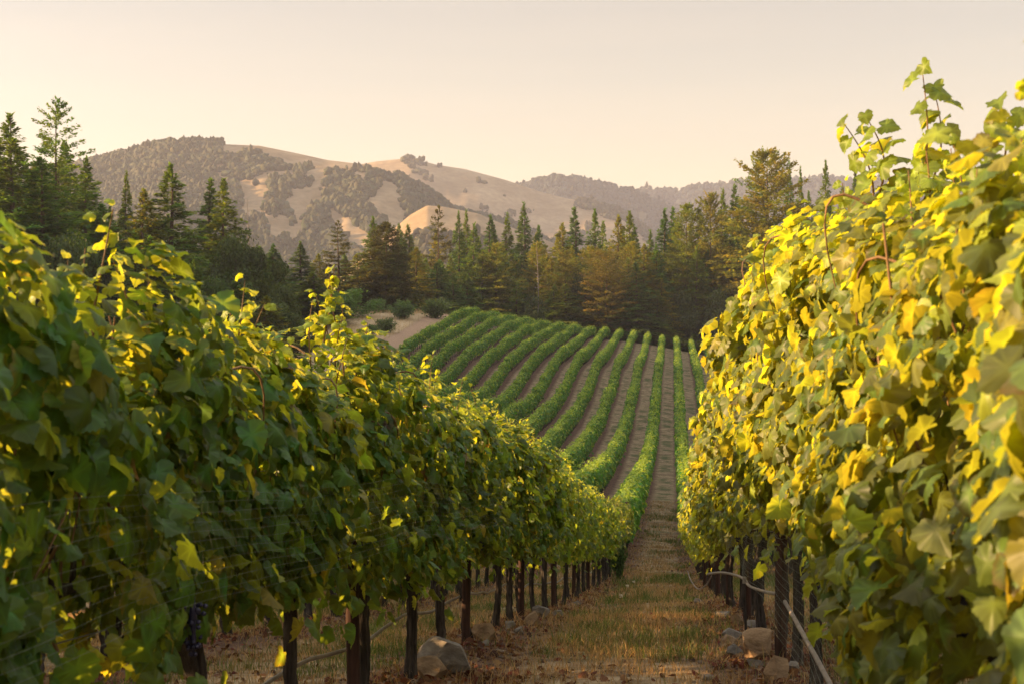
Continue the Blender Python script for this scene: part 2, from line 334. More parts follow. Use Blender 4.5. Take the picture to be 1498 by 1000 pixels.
def hill(name, crest, d0, front, back, foot, mat, seed, u0, u1, nu, amp, mask, nt, tr_size, wood_label, extra=None, ncol=(.05, .055, .03)):
    us = np.linspace(u0, u1, nu); fr = 52; bk = 14
    cz = (HOR - prof(crest, us * F + 749)) / F * d0
    ts = np.concatenate([np.linspace(-1, 0, fr), np.linspace(0, 1, bk)[1:]])
    U, T = np.meshgrid(us, ts)
    D = d0 + np.where(T < 0, T * front, T * back)
    def surf(U, T):
        D = d0 + np.where(T < 0, T * front, T * back); c_ = np.interp(U, us, cz)
        s = np.where(T < 0, (1 + T) ** 1.15, (1 - T) ** 1.3); x = U * D
        gul = np.abs(fbm(x / amp[1], D / (amp[1] * 2.2), seed, 5) - .5) * 2
        spur = fbm(U * d0 / (amp[1] * 1.5), T * .7, seed + 40, 3) - .5
        w = np.clip(1 - np.abs(1 - s) ** .5 * 0, 0, 1) * np.clip(-T * 6, 0, 1) * smooth(0, .2, 1 + T) + np.clip(T * 3, 0, 1) * .4
        return x, D, foot + (c_ - foot) * s + w * amp[0] * ((gul - .35) + 1.5 * spur)
    x, y, z = surf(U, T); nxx = len(us); A = Acc(); i = np.arange(len(ts) - 1)[:, None] * nxx; j = np.arange(nxx - 1)[None]
    A.add(np.stack([x, y, z], -1).reshape(-1, 3), np.stack([i + j, i + j + 1, i + nxx + j + 1, i + nxx + j], -1).reshape(-1, 4))
    tag(A.build(name, mat), kind='structure')
    u = rng.uniform(u0, u1, nt); t = -rng.uniform(0, 1, nt) ** 1.3 * .97; x, y, z = surf(u, t)
    k = rng.uniform(0, 1, nt) < mask(u * F + 749, t, x, y)
    x, y, z, u, t = x[k], y[k], z[k], u[k], t[k]; n = len(x); sz = rng.uniform(.5, 1.3, n) ** 1.4 * tr_size
    conif = rng.uniform(0, 1, n) < .3; tall = np.where(conif, 1.7, .95)
    col = np.array(ncol)[None] * rng.uniform(.65, 1.35, (n, 1)) * np.stack([rng.uniform(.9, 1.25, n), np.ones(n), rng.uniform(.8, 1.1, n)], 1)
    B = Acc(); scatter_blobs(B, np.stack([x, y, z + sz * tall * .55], 1), np.where(conif, sz * .6, sz), tall, col, True)
    w = B.build('woodland', M_BROAD); tag(w, wood_label, 'woodland', None, 'stuff')
    return surf, us
crest1 = [(-900, 330), (-400, 300), (0, 262), (100, 247), (150, 236), (200, 222), (240, 209), (270, 208), (330, 212), (380, 214), (430, 224), (480, 235), (530, 241), (575, 254), (620, 278), (660, 302), (700, 318), (760, 338), (820, 362), (900, 400), (1100, 440)]
def mask1(px, t, x, y):
    m = fbm(x / 90, y / 130, 61, 4); py_line = prof([(100, -.0), (240, -.02), (290, -.08), (400, -.15), (520, -.13), (600, -.12), (700, -.05)], px)
    forest = smooth(.03, -.05, t - py_line + (m - .5) * .35 + .07 * (vnoise(x / 9, y / 9, 7) - .5))
    m2 = fbm(x / 55, y / 60, 81, 4)
    bare = smooth(.62, .68, fbm(x / 45 + y / 300, y / 160, 33, 4))
    return np.clip(forest * (1 - bare) + .9 * smooth(.55, .61, m2) * (1 - forest) + smooth(250, 205, px) * .9, 0, 1)
s1, _ = hill('hills', crest1, 1600, 760, 500, -62, M_H1, 11, -.75, .18, 420, (40, 150), mask1, 120000, 3.5, 'dark oak and fir woodland covering the slopes of the big rounded hill')
crest2 = [(300, 290), (380, 262), (480, 250), (550, 237), (600, 232), (640, 242), (680, 248), (740, 264), (790, 281), (830, 291), (870, 298), (905, 309), (950, 340), (1000, 372), (1100, 440), (1250, 490)]
def mask2(px, t, x, y):
    m = fbm(x / 70, y / 110, 161, 4)
    m2 = fbm(x / 22, y / 30, 161, 3)
    return np.clip(smooth(.57, .62, m) * .9 + smooth(.64, .70, m2) * .5 + smooth(-.35, -.6, t) * .6 + ((px > 590) & (px < 625) & (t > -.03)) * .5, 0, 1)
s2, _ = hill('hills', crest2, 2200, 800, 500, -62, M_H1, 23, -.2, .25, 280, (34, 150), mask2, 34000, 3.9, 'scattered oak woodland in the folds of the pale golden ridge')
crest1b = [(480, 420), (560, 350), (600, 315), (625, 301), (650, 303), (700, 313), (740, 330), (800, 352), (880, 385), (980, 440), (1100, 490)]
def mask1b(px, t, x, y): return np.clip(smooth(.5, .58, fbm(x / 40, y / 70, 261, 4)) * smooth(-.08, -.15, t), 0, 1)
hill('hills', crest1b, 1100, 330, 250, -75, M_H1, 31, -.13, .17, 220, (12, 120), mask1b, 10000, 3.4, 'dark woodland on the flank of the low golden spur')
crest3 = [(640, 300), (740, 280), (780, 269), (815, 260), (850, 265), (880, 270), (920, 281), (960, 292), (985, 302), (1040, 312), (1100, 330), (1200, 350)]
hill('hills', crest3, 2750, 900, 600, -62, M_H3, 43, -.08, .25, 200, (38, 300), lambda px, t, x, y: np.clip(1.2 - 2.2 * smooth(.56, .62, fbm(x / 120, y / 200, 71, 4)), 0, 1), 30000, 5, 'dense woodland on the blue hazy middle ridge', ncol=(.028, .044, .050))  # blue of the distant air painted into the crown colour
crest4 = [(820, 310), (900, 295), (930, 282), (945, 276), (965, 279), (985, 283), (1020, 275), (1060, 270), (1090, 268), (1200, 262), (1350, 268), (1500, 280), (1800, 290), (2200, 300)]
hill('hills', crest4, 3300, 900, 700, -62, M_H3, 57, .02, .7, 260, (45, 380), lambda px, t, x, y: .9 + 0 * px, 24000, 6.5, 'unbroken woodland on the most distant pale blue ridge', ncol=(.028, .044, .055))  # crowns tinted bluer still, haze painted into their colour

# ------------------------------------------------------------------ leaf templates
_half = [(.06, -.10), (.16, -.20), (.27, -.24), (.36, -.20), (.42, -.12), (.51, -.08), (.52, .02), (.59, .10), (.54, .20), (.49, .27), (.56, .36), (.53, .46), (.45, .50), (.40, .60), (.32, .61), (.28, .70), (.20, .73), (.15, .84), (.06, .87), (0, .98)]
def leaf_template(level, curl, fold, wave, seed):
    r = np.random.default_rng(seed)
    if level == 0: h = _half
    elif level == 1: h = [(.25, -.22), (.50, -.06), (.56, .12), (.49, .27), (.54, .42), (.30, .64), (0, .96)]
    else: h = None
    if h is None:
        v = np.array([[0, -.2, 0], [.5, .25, 0], [0, .95, 0], [-.5, .25, 0]], float)
        v[:, 2] = -fold * np.abs(v[:, 0]) - curl * (v[:, 1] - .2) ** 2
        return v, np.array([[0, 1, 2], [0, 2, 3]])
    h = np.array(h); out = np.vstack([[[0, -.02]], h, (h[:-1] * [-1, 1])[::-1]])
    c0 = np.array([0, .22]); n = len(out)
    if level == 0:
        inner = c0 + (out - c0) * .55
        v = np.vstack([out, inner, [c0]]); f4 = [[k, (k + 1) % n, n + (k + 1) % n, n + k] for k in range(n)]; f3 = [[n + k, n + (k + 1) % n, 2 * n] for k in range(n)]
    else:
        v = np.vstack([out, [c0]]); f4 = None; f3 = [[k, (k + 1) % n, n] for k in range(n)]
    rr = np.hypot(*(v - c0).T)
    z = -fold * np.abs(v[:, 0]) ** 1.2 - curl * np.clip(v[:, 1] - .2, -1, 1) ** 2 * np.sign(.3 + v[:, 1]) + wave * np.sin(np.arctan2(v[:, 0], v[:, 1] - .22) * 5 + seed) * rr ** 1.5
    z = z + .05 * r.uniform(-1, 1, len(v)) * rr
    if f4 is not None: f = ([*f4], f3)
    else: f = (None, f3)
    return np.column_stack([v, z]), f
TPL = {0: [leaf_template(0, c, f, w, s) for c, f, w, s in ((.25, .35, .08, 1), (.5, .1, .12, 2), (-.15, .5, .10, 3), (.8, .25, .07, 4), (.1, -.35, .12, 5), (.35, .7, .15, 6))],
       1: [leaf_template(1, c, f, w, s) for c, f, w, s in ((.25, .35, .08, 1), (.5, .1, .12, 2), (.1, -.3, .1, 3), (.7, .5, .1, 4))],
       2: [leaf_template(2, c, f, 0, s) for c, f, s in ((.3, .4, 1), (.1, -.3, 2), (.6, .1, 3))]}
NOUT = 2 * len(_half); VEIN = np.ones(2 * NOUT + 1) * .90; VEIN[-1] = 1.5
for q_ in (3, 8, 11, 20, 29, 32, 37): VEIN[q_] = 1.08; VEIN[NOUT + q_] = 1.35
def nrm(a): return a / (np.linalg.norm(a, axis=-1, keepdims=True) + 1e-9)
def put_leaves(acc, pos, nor, tip, size, col, level, mat=0):
    nor = nrm(nor); tip = tip - (tip * nor).sum(-1, keepdims=True) * nor; tip = nrm(tip); side = np.cross(tip, nor)
    tp = TPL[level]; which = rng.integers(0, len(tp), len(pos))
    for w, (v, f) in enumerate(tp):
        k = which == w; n = k.sum()
        if not n: continue
        loc = v[None] * size[k][:, None, None]
        q = loc[..., :1] * side[k][:, None] + loc[..., 1:2] * tip[k][:, None] + loc[..., 2:] * nor[k][:, None] + pos[k][:, None]
        off = (np.arange(n) * len(v))[:, None, None]; tint = np.repeat(col[k], len(v), 0)
        if level == 0:                                # paler veins, some browned margins
            tt = tint.reshape(n, len(v), 3) * VEIN[None, :, None]; br = rng.uniform(0, 1, n) < .05
            tt[br, :NOUT] = tt[br, :NOUT] * .35 + np.array([.16, .085, .03]) * .65; tt[:, :NOUT] *= rng.uniform(.8, 1.15, (n, NOUT, 1)); tint = tt.reshape(-1, 3)
        if level == 2: acc.add(q.reshape(-1, 3), (f[None] + off).reshape(-1, 3), tint, mat); continue
        f4, f3 = f
        acc.add(q.reshape(-1, 3), (np.array(f3)[None] + off).reshape(-1, 3), tint, mat)
        if f4 is not None:
            base = acc.n - n * len(v); acc.F.append((np.array(f4)[None] + off).reshape(-1, 4) + base)
            m_ = n * len(f4); acc.M.append(np.full(m_, mat)); acc.S.append(np.full(m_, True))

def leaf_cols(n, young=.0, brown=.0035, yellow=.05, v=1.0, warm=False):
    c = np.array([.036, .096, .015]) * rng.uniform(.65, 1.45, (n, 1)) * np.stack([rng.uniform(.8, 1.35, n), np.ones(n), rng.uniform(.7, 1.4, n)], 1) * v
    if warm: c = c * np.array([1.72, .98, 1.5])  # sunlit gold of the right row painted into its leaf colour
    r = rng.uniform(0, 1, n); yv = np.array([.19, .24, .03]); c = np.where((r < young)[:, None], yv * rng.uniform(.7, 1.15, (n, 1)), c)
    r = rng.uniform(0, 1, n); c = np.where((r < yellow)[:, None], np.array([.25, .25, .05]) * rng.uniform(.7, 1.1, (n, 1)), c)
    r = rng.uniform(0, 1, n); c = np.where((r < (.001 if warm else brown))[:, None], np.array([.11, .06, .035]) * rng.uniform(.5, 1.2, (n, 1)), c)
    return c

def foliage(acc, length, top, wfun, nleaf, level, size=(.075, .16), slope=0.0, bottom=.72, shoots=5, shoot_h=.28, y0=0, x0=0, z0=0, young=.05, seedphase=0.0, topf=None, mat=0, vcol=1.0, cane_acc=None, yellow=.04, sway=(0, 0)):
    """leaves of a hedge piece `length` long centred on y0; top = height; wfun(h01, y) = half thickness"""
    n = nleaf; y = rng.uniform(-.5, .5, n) * length
    hr = rng.uniform(0, 1, n); gap_ = fbm(y * 2.3 + seedphase * 1.7, hr * 4.5 + seedphase, 19, 3) + .12 * smooth(.75, 1, hr)
    if level < 2: kp = rng.uniform(0, 1, n) < .22 + .78 * smooth(.38, .50, gap_); y = y[kp]; hr = hr[kp]; n = len(y)
    tp = (topf(y) if topf is not None else np.full(n, top))
    bt = bottom + .13 * (vnoise(y * 2.2 + seedphase, 0 * y, 4) - .5) * 2 - .25 * (rng.uniform(0, 1, n) < .03)
    h01 = hr ** .92; h = bt + (tp - bt) * h01
    side = np.where(rng.uniform(0, 1, n) < .5, -1., 1.); w = wfun(h01, y)
    bulge = 1 + .55 * (fbm(y * 2.6 + side * 31 + seedphase, h * 2.6, 8, 3) - .5) * 2
    depth = rng.beta(4.5, 1.3, n); inner = rng.uniform(0, 1, n) < .12; depth[inner] = rng.uniform(0, .8, inner.sum())
    x = side * w * bulge * depth
    out = np.stack([side, 0 * side, 0 * side], 1)
    up = smooth(.82, 1.0, h01)
    nor = out * (1 - .6 * up)[:, None] + np.stack([0 * y, 0 * y, .35 + 1.0 * up], 1) + rng.normal(0, .42, (n, 3))
    tip = np.stack([side * .35 + rng.normal(0, .45, n), rng.normal(0, .55, n), -1.0 + .5 * up + rng.normal(0, .25, n)], 1)
    sz = rng.uniform(*size, n) * (1 - .25 * up)
    P = np.stack([x, y, h], 1); col = leaf_cols(n, 0, yellow=yellow, v=vcol, warm=vcol > 1.45 and level < 2)
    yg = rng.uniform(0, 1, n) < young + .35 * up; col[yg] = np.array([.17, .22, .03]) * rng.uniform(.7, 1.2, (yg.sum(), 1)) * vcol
    Ps, Ns, Ts, Ss, Cs = [P], [nor], [tip], [sz], [col]
    for q in range(shoots):                      # shoots standing out of the top or leaning out of the side
        sy = random.uniform(-.5, .5) * length; ty = float(topf(np.array([sy]))[0]) if topf is not None else top
        ln = random.uniform(.5, 1.0) * shoot_h; lean = random.gauss(0, .35); ly = random.gauss(0, .3)
        m = max(5, int((ln + .12) / .017)) if level < 2 else 3
        t = np.linspace(0, 1, m); bend = random.uniform(-.3, .3)
        sp_ = np.stack([lean * ln * t + bend * ln * t * t + random.uniform(-.12, .12), sy + ly * ln * t, ty - .12 + (ln + .12) * t - .2 * ln * abs(lean) * t * t], 1)
        a = t * 9 + random.random() * 6; o_ = np.stack([np.cos(a), np.sin(a), .2 + 0 * a], 1)
        s_l = size[1] * (.80 - .42 * t) * rng.uniform(.6, 1.0, m)
        Ps.append(sp_ + o_ * (s_l * rng.uniform(.2, 1.0, m))[:, None] + rng.normal(0, .012, (m, 3))); Ns.append(np.stack([.5 * o_[:, 0], .5 * o_[:, 1], .7 + 0 * t], 1) + rng.normal(0, .35, (m, 3))); Ts.append(o_ + np.stack([0 * t, 0 * t, rng.uniform(-.8, .2, m)], 1))
        Ss.append(s_l); Cs.append(np.array([.13, .19, .028]) * rng.uniform(.75, 1.25, (m, 1)) * vcol)
        if cane_acc is not None:
            b0 = sp_[0] - np.array([lean * .1, 0, .5]); pts = np.vstack([[b0], sp_]); pts[:, 2] += slope * pts[:, 1]
            add_tube(cane_acc, pts, np.linspace(.0045, .0015, len(pts)), 5)
    P = np.vstack(Ps); nor = np.vstack(Ns); tip = np.vstack(Ts); sz = np.concatenate(Ss); col = np.vstack(Cs)
    P[:, 2] += slope * P[:, 1]
    P = P + np.array([x0, y0, z0]); put_leaves(acc, P, nor, tip, sz, col, level, mat)

def wf(base, bulge=.0):
    return lambda h01, y: base * (.62 + .55 * np.sin(np.clip(h01, 0, 1) * 2.6 + .25) ** .8)
def trunk_mesh(seed, slope=0):
    r = np.random.default_rng(seed); A = Acc(); hh = r.uniform(.78, .9)
    t = np.linspace(0, 1, 26); lx, ly = r.normal(0, .035, 2)
    pts = np.stack([lx * np.sin(t * 3) + r.normal(0, .003, 26), ly * np.sin(t * 2.5) + r.normal(0, .003, 26), -.12 + (hh + .12) * t], 1)
    rad = np.interp(t, [0, .12, .3, .8, .93, 1], [.066, .050, .038, .037, .052, .045]) * r.uniform(.85, 1.15)
    V_, F_ = tube(pts, rad, 18, .05); q_ = V_.reshape(26, 18, 3); a_ = np.arange(18) / 18 * 6.2832
    fl = 1 + .16 * np.sin(a_[None] * 5 + t[:, None] * 3 + seed) + .10 * np.sin(a_[None] * 8 - t[:, None] * 5 + seed * 2)
    q_ = pts[:, None] + (q_ - pts[:, None]) * fl[..., None]; A.add(q_.reshape(-1, 3), F_, smooth=False)
    for sgn in (-1, 1):
        u = np.linspace(0, 1, 8); L = r.uniform(.55, .68)
        q = np.stack([pts[-1][0] + r.normal(0, .012, 8), pts[-1][1] + sgn * L * u, pts[-1][2] - .03 + .10 * np.sin(np.minimum(u * 2, 1) * 1.57) + slope * sgn * L * u + r.normal(0, .006, 8)], 1)
        add_tube(A, q, np.linspace(.033, .017, 8), 7, .2)
        for m in range(4):
            b = q[1 + m * 2 if 1 + m * 2 < 8 else 7]; v = np.linspace(0, 1, 5)
            add_tube(A, np.stack([b[0] + r.normal(0, .05) * v, b[1] + r.normal(0, .04) * v, b[2] + .35 * v], 1), np.linspace(.012, .005, 5), 5, .1)
    return A.mesh('trunk', M_BARK)
def grapes_mesh(seed):
    r = np.random.default_rng(seed); A = Acc(); v, f = ico(); 
    add_tube(A, [[0, 0, .04], [0, 0, -.05], [0, 0, -.155]], [.004, .014, .006], 6)
    for q in range(46):
        t = r.uniform(0, 1); rad = .035 * (1 - t) ** .6 + .006; a = r.uniform(0, 6.28)
        A.add(v * .0085 + np.array([rad * math.cos(a), rad * math.sin(a), -.15 * t]), f, (1, 1, 1))
    return A.mesh('grape_cluster', M_GRAPE)
TR = [trunk_mesh(100 + q) for q in range(8)]; GR = [grapes_mesh(5 + q) for q in range(3)]

# ------------------------------------------------------------------ grapevines that show largest: one thing each
def slope_at(x, y): return (Hs(x + VX * .7, y + .7) - Hs(x - VX * .7, y - .7)) / (1.4 * math.hypot(VX, 1))
RZ = -math.atan(VX)
topL = lambda d: -np.interp(d, [3, 3.5, 4.0, 4.7, 5.0, 5.5, 8], [.26, .18, .06, .02, .06, .12, .08]) + np.interp(d, [0, 3.3, 3.8, 4.4, 4.75, 5.05, 5.35, 5.9, 6.4, 7.2, 7.9, 8.6, 10, 12.2, 15, 17, 28, 60], [1.95, 2.0, 1.88, 1.95, 1.76, 2.02, 1.80, 1.95, 1.84, 2.05, 1.80, 1.86, 1.86, 1.92, 1.92, 1.98, 1.92, 1.95])
topR = lambda d: np.interp(d, [0, 2, 3.2, 3.9, 4.5, 5.5, 7, 8.3, 9.5, 12, 16, 22, 30, 60], [1.80, 1.82, 1.90, 2.02, 2.16, 2.26, 2.36, 2.42, 2.36, 2.26, 2.14, 2.04, 1.98, 1.92])
botR = lambda d: float(np.interp(d, [0, 4.5, 6, 12, 16, 22], [.66, .68, .98, .98, .78, .70]))
def near_vine(k, d, topfun, w, nleaf, level, trunk_d=None, shoots=6, shoot_h=.28, young=.08, sizes=(.042, .100), yellow=.03, canes=True, grapes=2, vcol=1.4):
    x = rx(k) + VX * d; z = Hs(x, d); root = empty('grapevine', (x, d, z), RZ); sl = slope_at(x, d)
    A = Acc(); Cn = Acc() if canes else None
    L = 1.4 / math.cos(math.atan(VX))
    foliage(A, L * 1.08, 0, wf(w), nleaf, level, sizes, sl, .74 if k == 0 else botR(d), shoots, shoot_h, young=young, seedphase=d * 3.1 + k * 50, topf=lambda y: topfun(d + y * .99) + .22 * (fbm(y * 3 + d * 3, y * 0 + k * 9, 77, 3) - .55) * 2, cane_acc=Cn, yellow=yellow, vcol=vcol)
    if k == -1 and abs(d - 4.8) < .1:
        na, nc = len(A.V), len(Cn.V)
        for a_ in SHOOTS: tall_shoot(A, Cn, *a_)
        ca, sa = math.cos(-RZ), math.sin(-RZ)
        for acc_, n_ in ((A, na), (Cn, nc)):
            for q in range(n_, len(acc_.V)): v_ = acc_.V[q] - np.array([x, d, z]); acc_.V[q] = np.stack([ca * v_[:, 0] - sa * v_[:, 1], sa * v_[:, 0] + ca * v_[:, 1], v_[:, 2]], 1)
    A.build('foliage', M_LEAF, root)
    t = link('trunk', TR[random.randrange(8)], root); t.rotation_euler = (0, 0, random.choice((0, math.pi))); t.scale = (random.uniform(.66, .88),) * 2 + (1,)
    if canes:
        for q in range(7):                        # bearing canes inside the canopy
            y_ = random.uniform(-.6, .6); v = np.linspace(0, 1, 7); hx = random.gauss(0, .12); hy = random.gauss(0, .15); hh = float(topfun(np.array([d + y_]))[0]) - .1
            pts = np.stack([hx * v + .06 * np.sin(v * 4 + q), y_ + hy * v, .85 + (hh - .85) * v], 1); pts[:, 2] += sl * pts[:, 1]
            add_tube(Cn, pts, np.linspace(.006, .003, 7), 5, .05)
        for q in range(4):                        # canes arching over the outside
            y_ = random.uniform(-.6, .6); v = np.linspace(0, 1, 9); sd_ = random.choice((-1, 1)); hh = float(topfun(np.array([d + y_]))[0]) * random.uniform(.75, 1.0); hy = random.gauss(0, .4)
            pts = np.stack([sd_ * (w * .6 + .45 * w * np.sin(v * 2.6)), y_ + hy * v, hh - .05 + .10 * np.sin(v * 3) - .35 * v * v], 1); pts[:, 2] += sl * pts[:, 1]
            add_tube(Cn, pts, np.linspace(.0055, .002, 9), 5, .05)
        Cn.build('cane', M_CANE, root)
    for q in range(grapes):
        gq = link('grape_cluster', GR[q % 3], root); y_ = random.uniform(-.55, .55)
        gq.location = (random.choice((-1, 1)) * random.uniform(.1, .24), y_, .93 + sl * y_)
    return root
VAR = []                                            # shared canopy meshes for the middle distance
for q in range(9):
    A = Acc(); foliage(A, 1.5, 1.80 + .1 * random.random(), wf(.31 + .06 * random.random()), 820, 1, (.055, .12), 0, .78, 6, .22, seedphase=q * 7.7, young=.06, yellow=.03); VAR.append(A.mesh('foliage', M_LEAF))
VARF = []
for q in range(9):
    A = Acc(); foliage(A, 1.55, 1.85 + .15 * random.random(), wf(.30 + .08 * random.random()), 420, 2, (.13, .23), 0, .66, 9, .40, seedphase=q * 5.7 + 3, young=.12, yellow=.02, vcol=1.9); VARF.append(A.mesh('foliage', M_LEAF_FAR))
proto = {}
def vine_copy(k, d, far):
    key = (random.randrange(9), random.randrange(8), far)
    if key not in proto:
        r = empty('grapevine'); link('foliage', (VARF if far else VAR)[key[0]], r); link('trunk', TR[key[1]], r); root = proto[key] = r
    else: root = copy_tree(proto[key])
    x = rx(k) + VX * d; root.location = (x, d, Hs(x, d)); root.rotation_euler = (0, 0, RZ + (math.pi if random.random() < .5 else 0)); flip = abs(root.rotation_euler.z) > 1
    sl = math.atan(slope_at(x, d)) * (-1 if flip else 1)
    for ch in root.children:
        if ch.name.startswith('foliage'): ch.rotation_euler = (sl, 0, 0); ch.scale = (random.uniform(.92, 1.12), 1, random.uniform(.95, 1.06))
    return root
def tall_shoot(acc, cacc, px, py, d, h, lean):
    top = np.array([(px - 749) / F * d, d, -(py - HOR) / F * d]); t = np.linspace(0, 1, 16); b = top + np.array([-lean, .05, -h]); pts = b + (top - b) * t[:, None] + np.array([0, 0, 1]) * 0 + np.stack([.05 * np.sin(t * 3.1), 0 * t, 0 * t], 1)
    add_tube(cacc, pts, np.linspace(.005, .0015, 16), 5); a = np.arange(16) * 2.4; o_ = np.stack([np.cos(a), np.sin(a) * .6, .1 + 0 * a], 1); sz = (.105 - .05 * t) * rng.uniform(.8, 1.1, 16)
    put_leaves(acc, pts + o_ * sz[:, None] * .5, o_ * .5 + np.array([-.5, -.3, .5]) + rng.normal(0, .3, (16, 3)), o_ + np.array([0, 0, -.5]), sz, np.array([.16, .24, .04]) * rng.uniform(.75, 1.2, (16, 1)), 0)
SHOOTS = [(1345, 98, 4.5, .60, .05), (1362, 128, 4.55, .4, .03), (1228, 176, 4.9, .35, -.12), (1262, 168, 4.7, .3, -.05), (1455, 150, 4.0, .3, .03)]
ORD = 'first second third fourth fifth sixth seventh eighth ninth tenth eleventh twelfth thirteenth fourteenth fifteenth sixteenth seventeenth eighteenth nineteenth twentieth'.split()
STEP = 1.4
done = set()
def mark(k, i): done.add((k, i))
D0 = 2.0
def dd(i): return D0 + STEP * i
sideR = lambda d: .27 if d < 4 else (.40 if d > 7 else .27 + .13 * (d - 4) / 3)
for i in range(0, 78):
    d = dd(i)
    # row on the left of the alley
    if d < 6.5: o = near_vine(0, d, topL, .30, 2900, 0, shoots=9, shoot_h=.20)
    elif d < 17: o = near_vine(0, d, topL, .32, 2700, 0, shoots=10, shoot_h=.30)
    elif d < 34: o = near_vine(0, d, topL, .36, 1500, 1, canes=False, grapes=0)
    else: o = vine_copy(0, d, d > 46)
    if i < 16: tag(o, f'leafy grapevine, {ORD[i]} from the camera in the row left of the grass alley', 'grapevine', 'grapevines of the row left of the alley')
    else: tag(o, ('shaded grapevine in the left alley row where it runs down into the dip' if d < 75 else 'small distant grapevine in the left alley row where it climbs out of the dip'), 'grapevine', 'grapevines left of the alley going downhill' if d < 75 else 'grapevines left of the alley beyond the dip')
    mark(0, i)
    if d < 6.5: o = near_vine(-1, d, topR, sideR(d), 3200, 0, shoots=8, shoot_h=.17, young=.12, yellow=.05, sizes=(.042, .098), vcol=1.85)  # right row leaves coloured brighter, painting in stronger sun
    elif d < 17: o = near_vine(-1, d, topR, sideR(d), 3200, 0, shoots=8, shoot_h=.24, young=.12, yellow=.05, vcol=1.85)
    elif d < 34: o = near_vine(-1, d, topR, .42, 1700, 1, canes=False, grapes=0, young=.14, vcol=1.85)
    else: o = vine_copy(-1, d, d > 46)
    if i < 16: tag(o, f'tall grapevine, {ORD[i]} from the camera in the row right of the grass alley', 'grapevine', 'grapevines of the row right of the alley')
    else: tag(o, ('grapevine in the right alley row where it runs down into the dip' if d < 75 else 'small distant grapevine in the right alley row where it climbs out of the dip'), 'grapevine', 'grapevines right of the alley going downhill' if d < 75 else 'grapevines right of the alley beyond the dip')
    mark(-1, i)
for k, a, b, lab, grp in ((1, -2, 12, 'grapevine in the second row on the left, its dark trunk seen between nearer trunks', 'near grapevines of the second left row'),
                     (1, 40, 84, 'hillside grapevine in the second row left of the alley, across the dip', 'dip grapevines of the second left row'),
                     (2, 56, 84, 'hillside grapevine in the third row left of the alley, across the dip', 'dip grapevines of the third left row'),
                     (3, 66, 86, 'hillside grapevine in the fourth row left of the alley, across the dip', 'dip grapevines of the fourth left row'),
                     (4, 72, 88, 'hillside grapevine in the fifth row left of the alley, across the dip', 'dip grapevines of the fifth left row'),
                     (-2, 0, 9, 'grapevine in the second row on the right, behind the tall sunlit row', 'near grapevines of the second right row')):
    for i in range(a, b):
        o = vine_copy(k, dd(i), dd(i) > 46); tag(o, lab, 'grapevine', grp); mark(k, i)
# all the other vines of the field: one mass
A = Acc(); ends = {12: 226, 11: 236, 10: 246, -2: 241, -3: 241, -4: 249, -1: 246, 0: 247}
for k in range(-5, 13):
    e_ = ends.get(k, 253); a_ = 2 if k in (1, 2, 3) else 30
    ii = [i for i in range(-3, 190) if a_ <= dd(i) <= e_ and (k, i) not in done]
    if not ii: continue
    dsv = np.array([dd(i) for i in ii]); xv = rx(k) + VX * dsv; zz = H(xv, dsv)
    for d, x, z in zip(dsv, xv, zz):
        far = d > 60; tj = random.gauss(0, .12)
        n = int(np.interp(d, [60, 120, 250], [360, 330, 240]) * (.45 if random.random() < .05 else random.uniform(.85, 1.1))) if far else 240
        sl = (np.interp(d + .7, dsv, zz) - np.interp(d - .7, dsv, zz)) / 1.4
        foliage(A, 1.5, 1.92 + tj, wf(.31 + .07 * random.random()), n, 2, (.15, .25), sl, .66, 5, .38, y0=d, x0=x, z0=z, seedphase=d * 1.3 + k * 9, young=.12, yellow=.02, vcol=1.9)
        A.V[-1][:, 0] += 0
        pts = np.array([[x, d, z - .1], [x + random.gauss(0, .02), d, z + .45], [x, d, z + .95]]); V_, F_ = tube(pts, [.055, .045, .05], 5); A.add(V_, F_, (1, 1, 1), 1)
tag(A.build('vines', [M_LEAF_FAR, M_BARK]), 'rows of green grapevines curving over the hillside across the dip', 'grapevines', None, 'stuff')

# ------------------------------------------------------------------ trellis posts, hoses, nets
def post(k, d, h, w, label, off=(0, 0)):
    x = rx(k) + VX * d + off[0]; z = Hs(x, d); root = empty('trellis_post', (x, d, z), RZ); A = Acc()
    zz = np.linspace(-.3, h, 9); pts = np.stack([.004 * np.sin(zz * 5 + d), 0 * zz, zz], 1); V_, F_ = tube(pts, [w / 2] * 9, 10, .04); A.add(V_, F_)
    A.add(np.vstack([V_[-10:], [[0, 0, h + .01]]]), [[q, (q + 1) % 10, 10] for q in range(10)])
    A.build('pole', M_POST, root)
    for hh in (.85, 1.3):
        B = Acc(); a = np.linspace(0, 6.28, 9); add_tube(B, np.stack([(w / 2 + .003) * np.cos(a), (w / 2 + .003) * np.sin(a), hh + .02 * np.sin(a)], 1), .002, 4); B.build('wire_tie', M_NET, root)
    tag(root, label, 'post', 'trellis posts'); return root
pl = [3.2, 7.38, 11.45, 15.7, 19.9, 24.1, 28.3, 32.5]
for i, d in enumerate(pl): post(0, d, 1.75, .07, f'rusty brown round trellis post, {ORD[i]} from the camera in the left alley row')
pr = [5.1, 9.3, 13.5, 17.7, 21.9, 26.1, 30.3, 34.5]
for i, d in enumerate(pr): post(-1, d, 1.8, .08, f'dark red-brown trellis post, {ORD[i]} from the camera in the right alley row', off=(-.06, 0))
A = Acc(); dv = np.arange(2, 34, .35); xv = rx(0) + VX * dv - .10; zv = H(xv, dv) + .36 + .025 * np.sin(dv * 2.2)
add_tube(A, np.stack([xv, dv, zv], 1), .011, 6); tag(A.build('irrigation_hose', M_HOSE), 'pale brown irrigation hose strung low behind the left row of vine trunks', 'hose')
